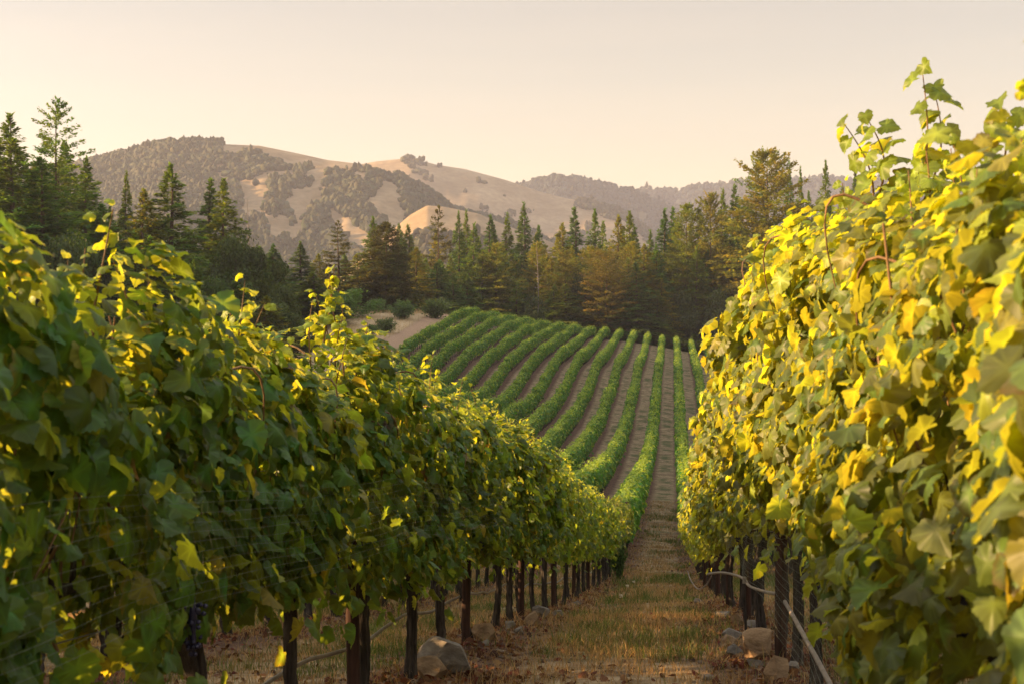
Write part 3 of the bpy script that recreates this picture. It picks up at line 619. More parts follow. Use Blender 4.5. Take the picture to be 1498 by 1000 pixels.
def PD(px, py, d): d *= .93; return ((px - 749) / F * d, d, -(py - HOR) / F * d)
hp = [PD(1300, 1180, 5.0), PD(1215, 1000, 7.0), PD(1180, 935, 8.3), PD(1152, 885, 9.8), PD(1142, 871, 10.4), PD(1120, 866, 11.6), PD(1098, 858, 13), PD(1090, 848, 13.3), PD(1078, 842, 14.2), PD(1056, 838, 15.5), PD(1036, 840, 17.5)]
def spline(p, n=8):
    p = np.array(p); t = np.arange(len(p)); tt = np.linspace(0, len(p) - 1, (len(p) - 1) * n + 1); out = []
    for u in tt:
        i = min(int(u), len(p) - 2); f = u - i; p0, p1, p2, p3 = p[max(i - 1, 0)], p[i], p[i + 1], p[min(i + 2, len(p) - 1)]
        out.append(.5 * ((2 * p1) + (p2 - p0) * f + (2 * p0 - 5 * p1 + 4 * p2 - p3) * f * f + (3 * p1 - p0 - 3 * p2 + p3) * f ** 3))
    return np.array(out)
A = Acc(); add_tube(A, spline(hp), .013, 6); tag(A.build('irrigation_hose', M_HOSE), 'bent straw coloured hose held up on the trunks of the right row', 'hose')
A = Acc(); add_tube(A, spline([PD(1042, 842, 17.0), PD(1034, 856, 17.3), PD(1022, 862, 17.6), PD(1012, 850, 17.8), PD(1007, 836, 18)]), .007, 5); tag(A.build('loose_wire', M_HOSE), 'thin pale wire hanging in a loop under the right row foliage', 'wire')
root = empty('marker_stake', (0, 0, 0)); x_, y_, z_ = P2G(1089, 938); root.location = (x_, y_, z_)
A = Acc(); add_tube(A, [[.03, 0, -.1], [.01, 0, .3], [0, 0, .62]], .012, 6); A.build('rod', M_BARK, root)
A = Acc(); box(A, (.004, -.02, .50), (.03, .02, .055)); A.build('tag_plate', M_STONE, root); tag(root, 'thin dark stake with a small white tag by the right row hose', 'stake')
M_WIRE = rough_material('trellis_wire', [(.3, (.10, .10, .10)), (.7, (.2, .2, .2))], 30, (1, 1, 1), 0, .4, 2, .5)
for k, nm in ((0, 'left'), (-1, 'right')):
    for hh, wl in ((.86, 'lowest'), (1.3, 'middle'), (1.68, 'highest')):
        A = Acc(); dv = np.arange(.5, 46, 1.4); xv = rx(k) + VX * dv; add_tube(A, np.stack([xv, dv, H(xv, dv) + hh], 1), .0022, 4)
        tag(A.build('trellis_wire', M_WIRE), f'{wl} trellis wire of the vine row along the {nm} side of the alley', 'wire', 'trellis wires')
def net(k, side, d0, d1, h0f, h1f, off, n, label, rad=.0005, dots=True):
    A = Acc(); ds = np.arange(d0, d1, .12)
    for q in range(n):
        t = (q + .5) / n; wav = .016 * np.sin(ds * 1.9 + t * 1.5) + .003 * np.sin(ds * 5.3 + q); hh = h0f(ds) * (1 - t) + h1f(ds) * t + wav
        x = rx(k) + VX * ds + side * (off(ds) + .02 * np.sin(ds * 3 + t * 2)); add_tube(A, np.stack([x, ds, zc(x, ds) + hh], 1), rad, 3)
    dx = np.arange(d0, d1, .05); 
    for d in dx:
        t = np.linspace(.5 / n, 1 - .5 / n, 7); hh = h0f(d) * (1 - t) + h1f(d) * t; x = rx(k) + VX * d + side * (off(d) + .02 * np.sin(d * 3 + t * 6)); g_ = zc(x, d)
        V_, F_ = tube(np.stack([x, d + .012 * np.sin(t * 20), g_ + hh], 1), rad * .45, 3); A.add(V_, F_)
    tag(A.build('bird_net', M_NET), label, 'netting')
_gd = np.arange(0, 20, .1)
_gl = {q_: np.polyval(np.polyfit(_gd, H(rx(q_) + VX * _gd, _gd), 4), _gd) for q_ in (0, -1)}
def zc(x, d): return np.interp(d, _gd, _gl[0 if np.mean(x - VX * d) < -.4 else -1])
net(0, 1, 2.4, 11.5, lambda d: .93 + 0 * d, lambda d: 1.28 - .006 * (d - 3), lambda d: .37 + 0 * d, 12, 'fine bird netting strands stretched along the face of the left hedge')
net(-1, -1, 3.6, 12.5, lambda d: .30 + .05 * (d - 3.6) + 0 * d, lambda d: 1.0 + 0 * d, lambda d: .24 + .012 * (d - 3.6), 15, 'sagging bird netting hanging beneath the leaves of the right row')

# ------------------------------------------------------------------ rocks
import bmesh
def rock(px, py, wpx, hpx, label, tone=(1, 1, 1), seed=0, flat=1.0, name='rock', blocky=.0):
    x, y, z = P2G(px, py); w = wpx / F * y; h = hpx / F * y
    bm = bmesh.new(); bmesh.ops.create_icosphere(bm, subdivisions=4, radius=1)
    r = random.Random(seed); planes = []
    for q in range(15):
        v = Vector((r.gauss(0, 1), r.gauss(0, 1), r.gauss(0, .8))).normalized(); planes.append((v, r.uniform(.42, .66)))
    for v in bm.verts:
        for n_, dd_ in planes:
            e_ = v.co.dot(n_) - dd_
            if e_ > 0: v.co -= n_ * e_ * .97
        v.co *= 1 + .015 * r.uniform(-1, 1)
    mn = [min(v.co[a] for v in bm.verts) for a in range(3)]; mx = [max(v.co[a] for v in bm.verts) for a in range(3)]
    for v in bm.verts:
        v.co.x = ((v.co.x - mn[0]) / (mx[0] - mn[0]) - .5) * w; v.co.y = ((v.co.y - mn[1]) / (mx[1] - mn[1]) - .5) * w * .8; v.co.z = ((v.co.z - mn[2]) / (mx[2] - mn[2])) * h * 1.25 - h * .22
    me = bpy.data.meshes.new(name); bm.to_mesh(me); bm.free(); me.materials.append(M_STONE)
    a = me.attributes.new('tint', 'FLOAT_COLOR', 'POINT'); a.data.foreach_set('color', np.tile([*tone, 1], len(me.vertices)).astype(np.float32))
    me.polygons.foreach_set('use_smooth', [False] * len(me.polygons))
    o = link(name, me); o.location = (x, y, Hs(x, y)); o.rotation_euler = (0, 0, r.uniform(-.3, .3)); tag(o, label, 'rock', 'stones along the vine rows'); return o
TAN = (1.15, .92, .68); GRY = (.85, .88, .92)
for a in ((650, 985, 82, 52, 'large pale grey boulder, biggest by the left row of trunks', GRY, 1, 1, 'boulder'), (628, 993, 52, 30, 'tan rock lying against the front of the large grey boulder', TAN, 2),
          (708, 939, 36, 28, 'angular tan rock by the post behind the large grey boulder', TAN, 3), (708, 946, 16, 9, 'small pale stone in front of the angular tan rock', GRY, 4),
          (747, 922, 16, 12, 'small bluish stone between two left row trunks', GRY, 5), (759, 928, 16, 10, 'small flat grey stone beside the bluish one', GRY, 6),
          (777, 914, 26, 19, 'mid-sized tan rock farther down the left row', TAN, 7), (792, 905, 26, 18, 'pale grey rock resting behind the mid-sized tan rock', GRY, 8),
          (815, 902, 20, 9, 'low flat stone at the edge of the left row past the pale rock', GRY, 9), (1108, 966, 44, 46, 'upright square-edged slab of stone below the right row', TAN, 10, 1, 'boulder'),
          (1136, 996, 38, 36, 'rounded brown boulder at the foot of the nearest right post', TAN, 11, 1, 'boulder'), (1078, 963, 26, 18, 'dark grey rock lying left of the upright slab', (.6, .62, .66), 12),
          (1067, 944, 26, 15, 'wedge-shaped orange tan rock in the right litter', TAN, 13), (1073, 937, 32, 17, 'flat grey rock behind the wedge-shaped tan one', GRY, 14),
          (1079, 917, 20, 18, 'pointed tan rock farther along the right row', TAN, 15), (1058, 904, 22, 8, 'thin flat stone under the pointed tan rock', GRY, 16),
          (1100, 922, 18, 14, 'small grey stone behind the upright slab', GRY, 17), (1106, 976, 26, 12, 'low grey stone in front of the upright slab', GRY, 18),
          (1160, 985, 22, 16, 'grey stone behind the nearest right post', GRY, 21), (1039, 998, 18, 9, 'small lone stone in the grass of the alley', GRY, 19), (1022, 884, 12, 8, 'little pale stone at the far trunks of the right row', GRY, 20),
          (933, 741, 7, 5, 'tiny grey stone beside the left row far down the alley, uppermost of three', GRY, 22), (929, 750, 8, 6, 'tiny grey stone beside the left row far down the alley, middle of three', GRY, 23), (925, 762, 8, 5, 'tiny grey stone beside the left row far down the alley, lowest of three', GRY, 24),
          (845, 885, 12, 6, 'small stone by the left trunks before the hedge darkens', GRY, 25), (470, 985, 18, 9, 'small stone behind the two nearest left trunks', TAN, 26)):
    rock(*a)

# ------------------------------------------------------------------ grass, litter
def blades(name, n, dlo, dhi, hrange, wrange, colf, dens, label, lean=.5, smin=-9, smax=7):
    m = n * 6; u = rng.uniform(0, 1, m); d = dlo * (dhi / dlo) ** u; s = rng.uniform(smin, smax, m)
    x = s + VX * d; vis = np.abs(x / d) < .40; x, d, s = x[vis], d[vis], s[vis]
    keep = rng.uniform(0, 1, len(x)) < dens(x, d, s); x, d, s = x[keep][:n], d[keep][:n], s[keep][:n]; n = len(x)
    z = H(x, d) - .01; hh = rng.uniform(*hrange, n) * (.6 + .8 * vnoise(x * 1.5, d * 1.5, 12)); ww = rng.uniform(*wrange, n) * np.clip(d / 12, .8, 3.5)
    a = rng.uniform(0, 6.28, n); b = rng.uniform(0, 6.28, n); side = np.stack([np.cos(a), np.sin(a), 0 * a], 1) * ww[:, None] / 2
    ln = np.stack([np.cos(b), np.sin(b), 0 * b], 1) * (hh * rng.uniform(.1, 1, n) * lean)[:, None]
    base = np.stack([x, d, z], 1); mid = base + ln * .35 + np.stack([0 * x, 0 * x, hh * .6], 1); tip = base + ln + np.stack([0 * x, 0 * x, hh], 1)
    V = np.stack([base - side, base + side, mid + side * .7, mid - side * .7, tip], 1).reshape(-1, 3); o = (np.arange(n) * 5)[:, None]
    A = Acc(); A.add(V, np.array([[0, 1, 2, 3]]) + o, np.repeat(colf(n, x, d), 5, 0)); A.F.append(np.array([[3, 2, 4]]) + o); A.M.append(np.zeros(n, int)); A.S.append(np.full(n, True))
    tag(A.build(name, M_GRASS), label, 'grass', None, 'stuff')
def phs(s): p_ = (s + .44) / SP; return np.abs(p_ - np.floor(p_ + .5))
gpatch = lambda x, d: fbm(x * .9, d * .45, 91, 3)
blades('dry_grass', 190000, 6.0, 80, (.03, .12), (.003, .007), lambda n, x, d: np.array([.48, .31, .15]) * rng.uniform(.5, 1.25, (n, 1)) * np.array([1, 1, 1]), lambda x, d, s: np.clip(1.25 - 2.0 * phs(s), .25, 1) * (.6 + .4 * smooth(.42, .6, fbm(x * 1.1, d * .8, 14, 3))), 'short straw-coloured dry grass over the alley floor', 1.3)
blades('green_grass', 90000, 6.0, 75, (.05, .18), (.003, .007), lambda n, x, d: np.array([.09, .15, .03]) * rng.uniform(.6, 1.4, (n, 1)), lambda x, d, s: smooth(.50, .62, gpatch(x, d)) * smooth(.46, .3, phs(s)) * smooth(.38, .62, vnoise(x * 4, d * 4, 71)) + .012, 'green grass tufts growing in patches along the alley', .7)
def knollcol(n, x, d): return np.array([.50, .38, .235]) * rng.uniform(.7, 1.2, (n, 1))
blades('tall_dry_grass', 60000, 150, 240, (.35, .7), (.003, .006), knollcol, lambda x, d, s: (s < rx(12) - 5.3) * (x > -60) * 1.0, 'pale golden tall grass over the knoll beside the vineyard', .5, -72, -34)
def litter(n, dlo, dhi, label):
    m = n * 4; d = dlo * (dhi / dlo) ** rng.uniform(0, 1, m); s = rng.uniform(-7, 5, m); x = s + VX * d
    w = np.clip(smooth(.22, .42, phs(s)) * 1.1 + .22, 0, 1) * (.35 + .65 * smooth(.4, .6, vnoise(x * 1.1, d * 1.1, 31))); k = (rng.uniform(0, 1, m) < w) & (np.abs(x / d) < .4); x, d = x[k][:n], d[k][:n]; n = len(x)
    P = np.stack([x, d, H(x, d) + .012], 1); nor = np.stack([0 * x, 0 * x, 0 * x + 1], 1) + rng.normal(0, .55, (n, 3)); tip = rng.normal(0, 1, (n, 3))
    cols = np.array([[.15, .065, .04], [.24, .12, .06], [.10, .05, .035], [.30, .19, .10], [.17, .05, .035]])[rng.integers(0, 5, n)] * rng.uniform(.6, 1.2, (n, 1))
    A = Acc(); put_leaves(A, P, nor, tip, rng.uniform(.025, .065, n), cols, 1); tag(A.build('fallen_leaves', M_LITTER), label, 'fallen leaves', None, 'stuff')
litter(30000, 6.3, 60, 'curled red-brown fallen vine leaves strewn beneath the rows')
def gravel(n):
    d = 6.3 * (60 / 6.3) ** rng.uniform(0, 1, n); r0 = rng.integers(0, 2, n); s = np.where(r0 == 0, rx(0), rx(-1)) + rng.normal(0, .42, n); x = s + VX * d; A = Acc()
    scatter_blobs(A, np.stack([x, d, H(x, d)], 1), rng.uniform(.008, .035, n), .6, np.array([.9, .8, .7]) * rng.uniform(.4, 1.1, (n, 1))); tag(A.build('gravel', M_STONE), 'small broken stones lying under the two alley rows', 'gravel', None, 'stuff')
gravel(2600)
# white seed heads in the alley
for px, py, lab in ((927, 861, 'white seed head in the alley grass, highest of three'), (917, 868, 'white seed head in the alley grass, middle of three'), (908, 889, 'white seed head in the alley grass, lowest of three')):
    x, y, z = P2G(px, py + 5); r_ = empty('seed_head_plant', (x, y, z)); A = Acc(); add_tube(A, [[0, 0, 0], [.01, 0, .1], [.015, 0, .2]], .003, 5, tint=(.1, .16, .04)); A.build('stalk', M_GRASS, r_)
    A = Acc(); scatter_blobs(A, rng.normal(0, .012, (14, 3)) + np.array([.015, 0, .21]), np.full(14, .012), 1, np.tile([.75, .72, .66], (14, 1))); A.build('flower', M_GRASS, r_); tag(r_, lab, 'wildflower', 'white seed heads')

# ------------------------------------------------------------------ trees
def sprays(acc, org, dirv, length, width, col):
    n = len(org); dirv = nrm(dirv); up = np.tile([0., 0, 1.], (n, 1)) + rng.normal(0, .5, (n, 3)); side = nrm(np.cross(dirv, up)) * (width / 2)[:, None]
    tip = org + dirv * length[:, None]; mid = org + dirv * (length * .45)[:, None]
    V = np.stack([org, mid + side, tip, mid - side], 1).reshape(-1, 3); o = (np.arange(n) * 4)[:, None]
    acc.add(V, np.array([[0, 1, 2, 3]]) + o, np.repeat(col, 4, 0), smooth=False)
def conifer(name, h, rmax, seed, nb=260, nsp=26, power=.8, base=.06, droop=.25, irregular=.25, gap=.0, sp_len=.9, col=(.045, .06, .020), topthin=1.0, round_=0, flatlayer=0, dens=2.9):
    r = np.random.default_rng(seed); A = Acc(); T = Acc()
    zz = np.linspace(0, 1, 9); add_tube(T, np.stack([.15 * np.sin(zz * 3 + seed), .12 * np.sin(zz * 2), zz * h - .4], 1), np.interp(zz, [0, .08, 1], [.018 * h, .013 * h, .02]), 8, .08)
    lump = r.uniform(1 - irregular, 1 + irregular, (14, 7)); O = []; Dv = []; L = []; W = []; Cc = []
    nb = int(nb * 1.35); nsp = int(nsp * dens * .8)
    for b in range(nb):
        t = base + (1 - base) * (b + r.uniform(0, 1)) / nb; t = min(t, .995); az = r.uniform(0, 6.283)
        if flatlayer: t = round(t * flatlayer) / flatlayer + r.normal(0, .006)
        t = min(max(t, base * .5), .995); lay = lump[int(t * 13.9), int(az / 6.2832 * 6.99)]
        if r.uniform() < gap * (1 if lay < 1 else .3): continue
        s = 1 - t
        pr_ = (min(1, (s ** power) * 1.0) if not round_ else math.sqrt(max(0, 1 - (max(0, t - .42) / .58) ** 2.0)) * min(1, .55 + t * 1.6)) * min(1, .55 + (t - base) * 4)
        ln = rmax * pr_ * lay * r.uniform(.7, 1.12) + .08
        pitch = (.75 * t ** 2 - droop + r.normal(0, .08)); ca, sa = math.cos(az), math.sin(az)
        m = max(6, int(nsp * (ln / rmax) ** .7)); u = np.sqrt(r.uniform(.03, 1, m)); 
        zc_ = t * h + ln * (math.sin(pitch) * u - .18 * u * u * (1 - t)); side = r.normal(0, .16, m) * ln * (.35 + .5 * u * (1 - .55 * u))
        P = np.stack([ca * ln * u - sa * side, sa * ln * u + ca * side, zc_ + r.normal(0, .12, m) - .12 * np.abs(side)], 1)
        sg = np.sign(side + 1e-6); a2 = az + sg * r.uniform(.1, 1.1, m)
        D_ = np.stack([np.cos(a2), np.sin(a2), -.15 + .5 * pitch + r.normal(0, .3, m) + .5 * (t > .9)], 1)
        O.append(P - D_ * .15); Dv.append(D_); L.append(sp_len * r.uniform(.55, 1.15, m) * (.4 + .6 * s)); W.append(sp_len * r.uniform(.24, .46, m) * (.5 + .5 * s)); Cc.append(np.array(col)[None] * (r.uniform(.7, 1.3) * r.uniform(.75, 1.3, (m, 1))) * np.array([1 + .35 * r.uniform(-.4, 1), 1, 1])[None])
    m = 16; t_ = r.uniform(.95, 1.0, m); O.append(np.stack([r.normal(0, .05, m), r.normal(0, .05, m), h * t_], 1)); Dv.append(np.stack([r.normal(0, .35, m), r.normal(0, .35, m), np.full(m, .9)], 1)); L.append(np.full(m, sp_len * .8)); W.append(np.full(m, sp_len * .2)); Cc.append(np.tile(np.array(col), (m, 1)))
    sprays(A, np.vstack(O), np.vstack(Dv), np.concatenate(L), np.concatenate(W), np.vstack(Cc))
    return T.mesh('trunk', M_TREEBARK), A.mesh('crown', M_NEEDLE), h
def broadleaf(h, rad, seed, n=9000, leaf=.34, col=(.055, .075, .028), zc=.6, trunk=True, clumps=34, low=.25):
    r = np.random.default_rng(seed); A = Acc(); T = Acc(); cs = []
    for q in range(clumps):
        v = r.normal(0, 1, 3); v /= np.linalg.norm(v); v *= r.uniform(.35, .85); cs.append([v[0] * rad, v[1] * rad, h * (low + (1 - low) * .5) + v[2] * h * (1 - low) * .46, r.uniform(.22, .42) * rad])
    cs = np.array(cs); w = r.integers(0, clumps, n); v = nrm(r.normal(0, 1, (n, 3))); P = cs[w, :3] + v * cs[w, 3:] * r.uniform(.55, 1.08, (n, 1)) * np.array([1, 1, .8])
    nor = v + r.normal(0, .5, (n, 3)); tip = r.normal(0, 1, (n, 3)) - np.array([0, 0, .5])
    cc = np.array(col)[None] * r.uniform(.65, 1.4, (n, 1)) * (r.uniform(.8, 1.25, clumps)[w])[:, None]
    put_leaves(A, P, nor, tip, r.uniform(.6, 1.2, n) * leaf, cc, 2)
    add_tube(T, [[0, 0, -.3], [.05 * rad, 0, h * .25], [0, .05 * rad, h * .55]], [.035 * h, .026 * h, .012 * h], 8, .1)
    for q in range(7):
        c_ = cs[q]; add_tube(T, [[0, 0, h * .25], [c_[0] * .5, c_[1] * .5, h * .25 + (c_[2] - h * .25) * .6], list(c_[:3])], [.018 * h, .011 * h, .005 * h], 6, .1)
    return T.mesh('trunk', M_TREEBARK), A.mesh('crown', M_BROAD), h
def leafy_shrub(h, rad, seed, n, leaf, col):
    r = np.random.default_rng(seed); A = Acc(); T = Acc(); P = []
    for q in range(26):
        a = r.uniform(0, 6.28); l = r.uniform(.3, 1) * rad; tipz = h * r.uniform(.6, 1.0) * (1 - .35 * (l / rad) ** 2); m = n // 26; u = np.sqrt(r.uniform(.02, 1, m))
        P.append(np.stack([math.cos(a) * l * u, math.sin(a) * l * u, .1 + tipz * u ** .8], 1) + r.normal(0, .11 * rad, (m, 3)) * np.array([1, 1, .7])); add_tube(T, [[0, 0, -.1], [math.cos(a) * l * .6, math.sin(a) * l * .6, tipz * .6], [math.cos(a) * l, math.sin(a) * l, tipz]], [.05, .03, .01], 5)
    P = np.vstack(P); P[:, :2] *= (1 + .5 * np.clip(1 - P[:, 2:3] / (h * .5), 0, 1)); P[:, 2] = np.maximum(P[:, 2] - .12 * h, .03); n = len(P); put_leaves(A, P, r.normal(0, 1, (n, 3)) + [0, 0, .4], r.normal(0, .7, (n, 3)) + [0, 0, .8], r.uniform(.6, 1.2, n) * leaf, np.array(col)[None] * r.uniform(.65, 1.35, (n, 1)), 2)
    return T.mesh('stem', M_TREEBARK), A.mesh('foliage', M_BROAD), h
G1 = (.095, .150, .028); G2 = (.150, .165, .028); G3 = (.066, .130, .038)
KT = {'fir': [conifer('fir', 25, 4.6, 11 + q, 300, 34, .85, .05, .22, .28, .10, .8, (G1, G2, G3)[q % 3]) for q in range(4)],
      'dense': [conifer('dense', 14, 4.9, 31, 420, 40, .62, .02, .10, .12, 0, .6, (.045, .055, .016))],
      'spire': [conifer('spire', 25, 3.3, 41 + q, 300, 30, .9, .08, .30, .3, .12, .75, (G3, G1)[q % 2]) for q in range(3)],
      'ragged': [conifer('ragged', 27, 5.2, 51 + q, 190, 44, .55, .12, .02, .55, .25, .8, G1) for q in range(2)],
      'layer': [conifer('layer', 22, 4.2, 61, 150, 30, .7, .15, .03, .4, .2, .8, (.06, .065, .025), flatlayer=22)],
      'pine': [conifer('pine', 24, 7.0, 71 + q, 300, 52, .5, .08, -.02, .42, .10, .9, (.130, .150, .028), round_=0) for q in range(2)],
      'roundpine': [conifer('roundpine', 15, 5.0, 81, 330, 40, .8, .03, -.15, .16, .0, .6, (.105, .108, .036), round_=1)],
      'oak': [broadleaf(13, 6.0, 91 + q, 9000, .36, ((.045, .065, .024), (.05, .07, .03))[q % 2], low=.08) for q in range(3)],
      'blueshrub': [leafy_shrub(3.2, 2.0, 101 + q, 2600, .22, (.085, .125, .06)) for q in range(2)],
      'lightshrub': [leafy_shrub(6, 3.6, 111, 6500, .28, (.10, .15, .05))]}
KP = {}
def tree(kind, px, ytop, d, hw, name, label, cat='tree', group=None, var=None, z=None):
    lst = KT[kind]; vi = random.randrange(len(lst)) if var is None else var; T, Cw, h0 = lst[vi]
    if (kind, vi) not in KP:
        r = empty(name); a = link(T.name.split('.')[0], T, r); b = link(Cw.name.split('.')[0], Cw, r); KP[(kind, vi)] = r
    else: r = copy_tree(KP[(kind, vi)]); r.name = name
    hw = hw * {'spire': 1.55, 'fir': 1.45, 'dense': 1.05}.get(kind, 1.2); x = (px - 749) / F * d; g_ = Hs(x, d) if z is None else z; top = (HOR - ytop) / F * d; h = max(1.2, top - g_)
    if (kind, vi) not in RW: co_ = np.zeros(len(Cw.vertices) * 3, np.float32); Cw.vertices.foreach_get('co', co_); q = co_.reshape(-1, 3); RW[(kind, vi)] = float(np.percentile(np.hypot(q[:, 0], q[:, 1]), 93))
    r.location = (x, d, g_); s = hw / F * d / RW[(kind, vi)]; r.scale = (s, s, h / h0); r.rotation_euler = (0, 0, random.uniform(0, 6.28))
    tag(r, label, cat, group); return r
RW = {}
named = [
 ('fir', 22, 205, 150, 62, 'conifer', 'dark fir at the far left end of the forest beside the tallest ragged tree', 0), ('ragged', 85, 148, 152, 50, 'conifer', 'tallest ragged conifer of the left forest with an open see-through top', 0),
 ('spire', 128, 232, 165, 34, 'conifer', 'narrow pointed conifer just beside the tallest ragged one', 0), ('fir', 60, 232, 140, 60, 'conifer', 'broad dark conifer in front of the tallest ragged one', 2),
 ('spire', 186, 253, 195, 17, 'conifer', 'slim small spire poking up alone between the two left tree masses', 1), ('fir', 212, 278, 158, 42, 'conifer', 'conifer with golden needles just left of the tall pointed bushy one', 1),
 ('fir', 250, 241, 162, 50, 'conifer', 'tall bushy conifer, highest of the second clump in the left forest', 3), ('spire', 309, 264, 178, 30, 'conifer', 'left one of a pair of twin pointed firs on the left slope', 2), ('fir', 328, 263, 172, 40, 'conifer', 'right one of a pair of twin pointed firs on the left slope', 0),
 ('fir', 150, 300, 135, 55, 'conifer', 'dark full conifer low in the left forest below the narrow pointed one', 2), ('spire', 400, 358, 215, 22, 'conifer', 'dim narrow conifer just right of the round broadleaf tree', 0),
 ('spire', 440, 354, 228, 20, 'conifer', 'small pointed conifer standing alone against the purple hill', 2), ('layer', 495, 324, 232, 23, 'conifer', 'thin layered conifer with bare gaps between its flat branches', 0),
 ('fir', 466, 372, 235, 22, 'conifer', 'short yellowish conifer left of the thin layered one', 1), ('spire', 483, 398, 238, 18, 'conifer', 'stunted conifer in front of the thin layered one', 1), ('fir', 522, 372, 240, 26, 'conifer', 'rusty gold conifer between the layered tree and the big cone', 1),
 ('spire', 546, 319, 262, 24, 'conifer', 'pointed conifer rising just behind the big dense cone', 0), ('dense', 565, 327, 225, 44, 'conifer', 'big dense cone-shaped fir, gold on one side, above the shrubs on the knoll', 0),
 ('fir', 584, 328, 270, 18, 'conifer', 'slender conifer tip just right of the big dense cone', 2), ('spire', 597, 330, 262, 22, 'conifer', 'layered spire second to the right of the big dense cone', 1), ('fir', 609, 362, 248, 26, 'conifer', 'orange-lit conifer right of the big dense cone base', 1),
 ('layer', 642, 303, 285, 26, 'conifer', 'tall fir with bare horizontal layers near the golden spur', 0), ('spire', 671, 312, 290, 17, 'conifer', 'left tip of two close firs past the tall layered one', 0), ('spire', 682, 309, 292, 16, 'conifer', 'right tip of two close firs past the tall layered one', 1),
 ('fir', 694, 328, 282, 24, 'conifer', 'mid-height conifer between the two close firs and the brown pine', 3), ('spire', 718, 316, 288, 22, 'conifer', 'fir whose tip stands just behind the brown pine', 2), ('pine', 725, 358, 262, 33, 'conifer', 'broad rusty brown conifer with a pale trunk at the middle of the forest edge', 0),
 ('spire', 742, 314, 290, 20, 'conifer', 'upright fir left of the very tall narrow spire', 1), ('spire', 766, 299, 286, 22, 'conifer', 'very tall narrow dark spire in the centre of the forest', 0), ('fir', 788, 331, 284, 24, 'conifer', 'dark rounded fir right of the very tall narrow spire', 2),
 ('fir', 822, 328, 274, 30, 'conifer', 'gold-lit conifer between the dark rounded fir and a taller pair', 1), ('spire', 840, 306, 290, 24, 'conifer', 'tall fir, left of a taller pair over the round pine', 2), ('fir', 870, 308, 292, 26, 'conifer', 'tall fir, right of a taller pair over the round pine', 0),
 ('roundpine', 886, 372, 258, 35, 'conifer', 'rounded egg-shaped tan pine standing at the vineyard edge', 0), ('fir', 905, 316, 276, 28, 'conifer', 'brownish fir behind the rounded tan pine', 1), ('fir', 921, 311, 282, 32, 'conifer', 'broad dark fir with sweeping branches behind the small cone', 0),
 ('fir', 930, 384, 257, 27, 'conifer', 'small neat cone-shaped fir right of the rounded tan pine', 2), ('spire', 918, 378, 264, 16, 'conifer', 'thin dark fir squeezed between the rounded pine and small cone', 1),
 ('spire', 972, 308, 284, 26, 'conifer', 'first of two dark pointed firs where the blue ridge meets the trees', 0), ('spire', 984, 306, 290, 20, 'conifer', 'second of two dark pointed firs where the blue ridge meets the trees', 2), ('pine', 1005, 302, 272, 36, 'conifer', 'large yellow-lit conifer left of the great dark pine', 1),
 ('pine', 1040, 286, 270, 40, 'conifer', 'huge bushy conifer directly left of the tallest twin-topped pine', 0), ('spire', 1057, 279, 285, 22, 'conifer', 'narrow tip between two big pines at the right forest', 1), ('spire', 1074, 273, 286, 22, 'conifer', 'narrow fir just left of the tallest twin-topped pine', 2),
 ('ragged', 1107, 235, 268, 46, 'conifer', 'shorter of the twin tops of the great golden pine at right', 1), ('pine', 1122, 224, 264, 58, 'conifer', 'great golden pine, tallest at the right end of the forest', 1),
 ('spire', 1154, 242, 300, 15, 'conifer', 'small dark spire just right of the great golden pine', 0), ('spire', 1170, 248, 302, 14, 'conifer', 'smaller dark spire second right of the great golden pine', 1), ('fir', 1207, 238, 292, 24, 'conifer', 'dark fir peeking above the right vine leaves', 0), ('spire', 1250, 246, 296, 20, 'conifer', 'last conifer seen through the top shoots of the right row', 2),
 ('fir', 960, 358, 264, 24, 'conifer', 'low dark fir right of the small neat cone', 2), ('oak', 365, 330, 150, 42, 'broadleaf_tree', 'round bushy green broadleaf tree at the end of the left forest', 0), ('oak', 330, 395, 140, 40, 'broadleaf_tree', 'dull green broadleaf tree low in front of the twin firs', 1),
 ('oak', 400, 405, 165, 32, 'broadleaf_tree', 'dark leafy tree on the slope below the round bushy one', 2), ('oak', 846, 396, 262, 20, 'broadleaf_tree', 'grey-green madrone-like tree left of the rounded tan pine', 1), ('oak', 1062, 418, 256, 24, 'broadleaf_tree', 'leafy dark tree at the foot of the great golden pine', 0),
 ('oak', 443, 425, 205, 26, 'broadleaf_tree', 'black-green spreading tree behind the pale bush on the knoll', 2), ('oak', 415, 440, 190, 24, 'broadleaf_tree', 'low dark thicket tree over the pale leaning stake', 0),
 ('fir', 663, 402, 246, 18, 'conifer', 'young drooping grey-green conifer behind the knoll bushes', 2), ('spire', 684, 402, 250, 17, 'conifer', 'second young conifer just right of the drooping grey-green one', 0), ('fir', 640, 385, 262, 30, 'conifer', 'dark conifer with a mossy look behind the knoll bushes', 2),
]
for kd, px, yt, d, hw, nm, lab, v in named: tree(kd, px, yt, d, hw, nm, lab, 'tree', 'trees of the forest', v)
fill = random.Random(3)
def filler(n, px0, px1, dlo, dhi, yf, hw, kinds, label, group):
    for q in range(n):
        px = px0 + (px1 - px0) * (q + fill.random()) / n; d = fill.uniform(dlo, dhi); tree(fill.choice(kinds), px, yf(px) + fill.uniform(-10, 18), d, fill.uniform(*hw), 'conifer' if kinds[0] != 'oak' else 'broadleaf_tree', label, 'tree', group)
filler(44, 600, 1240, 262, 286, lambda p: prof([(600, 385), (700, 372), (800, 362), (900, 365), (1000, 368), (1060, 350), (1240, 330)], p), (22, 32), ['fir', 'fir', 'pine', 'fir'], 'nondescript dark conifer packed into the middle rank of the forest wall', 'conifers in the forest wall')
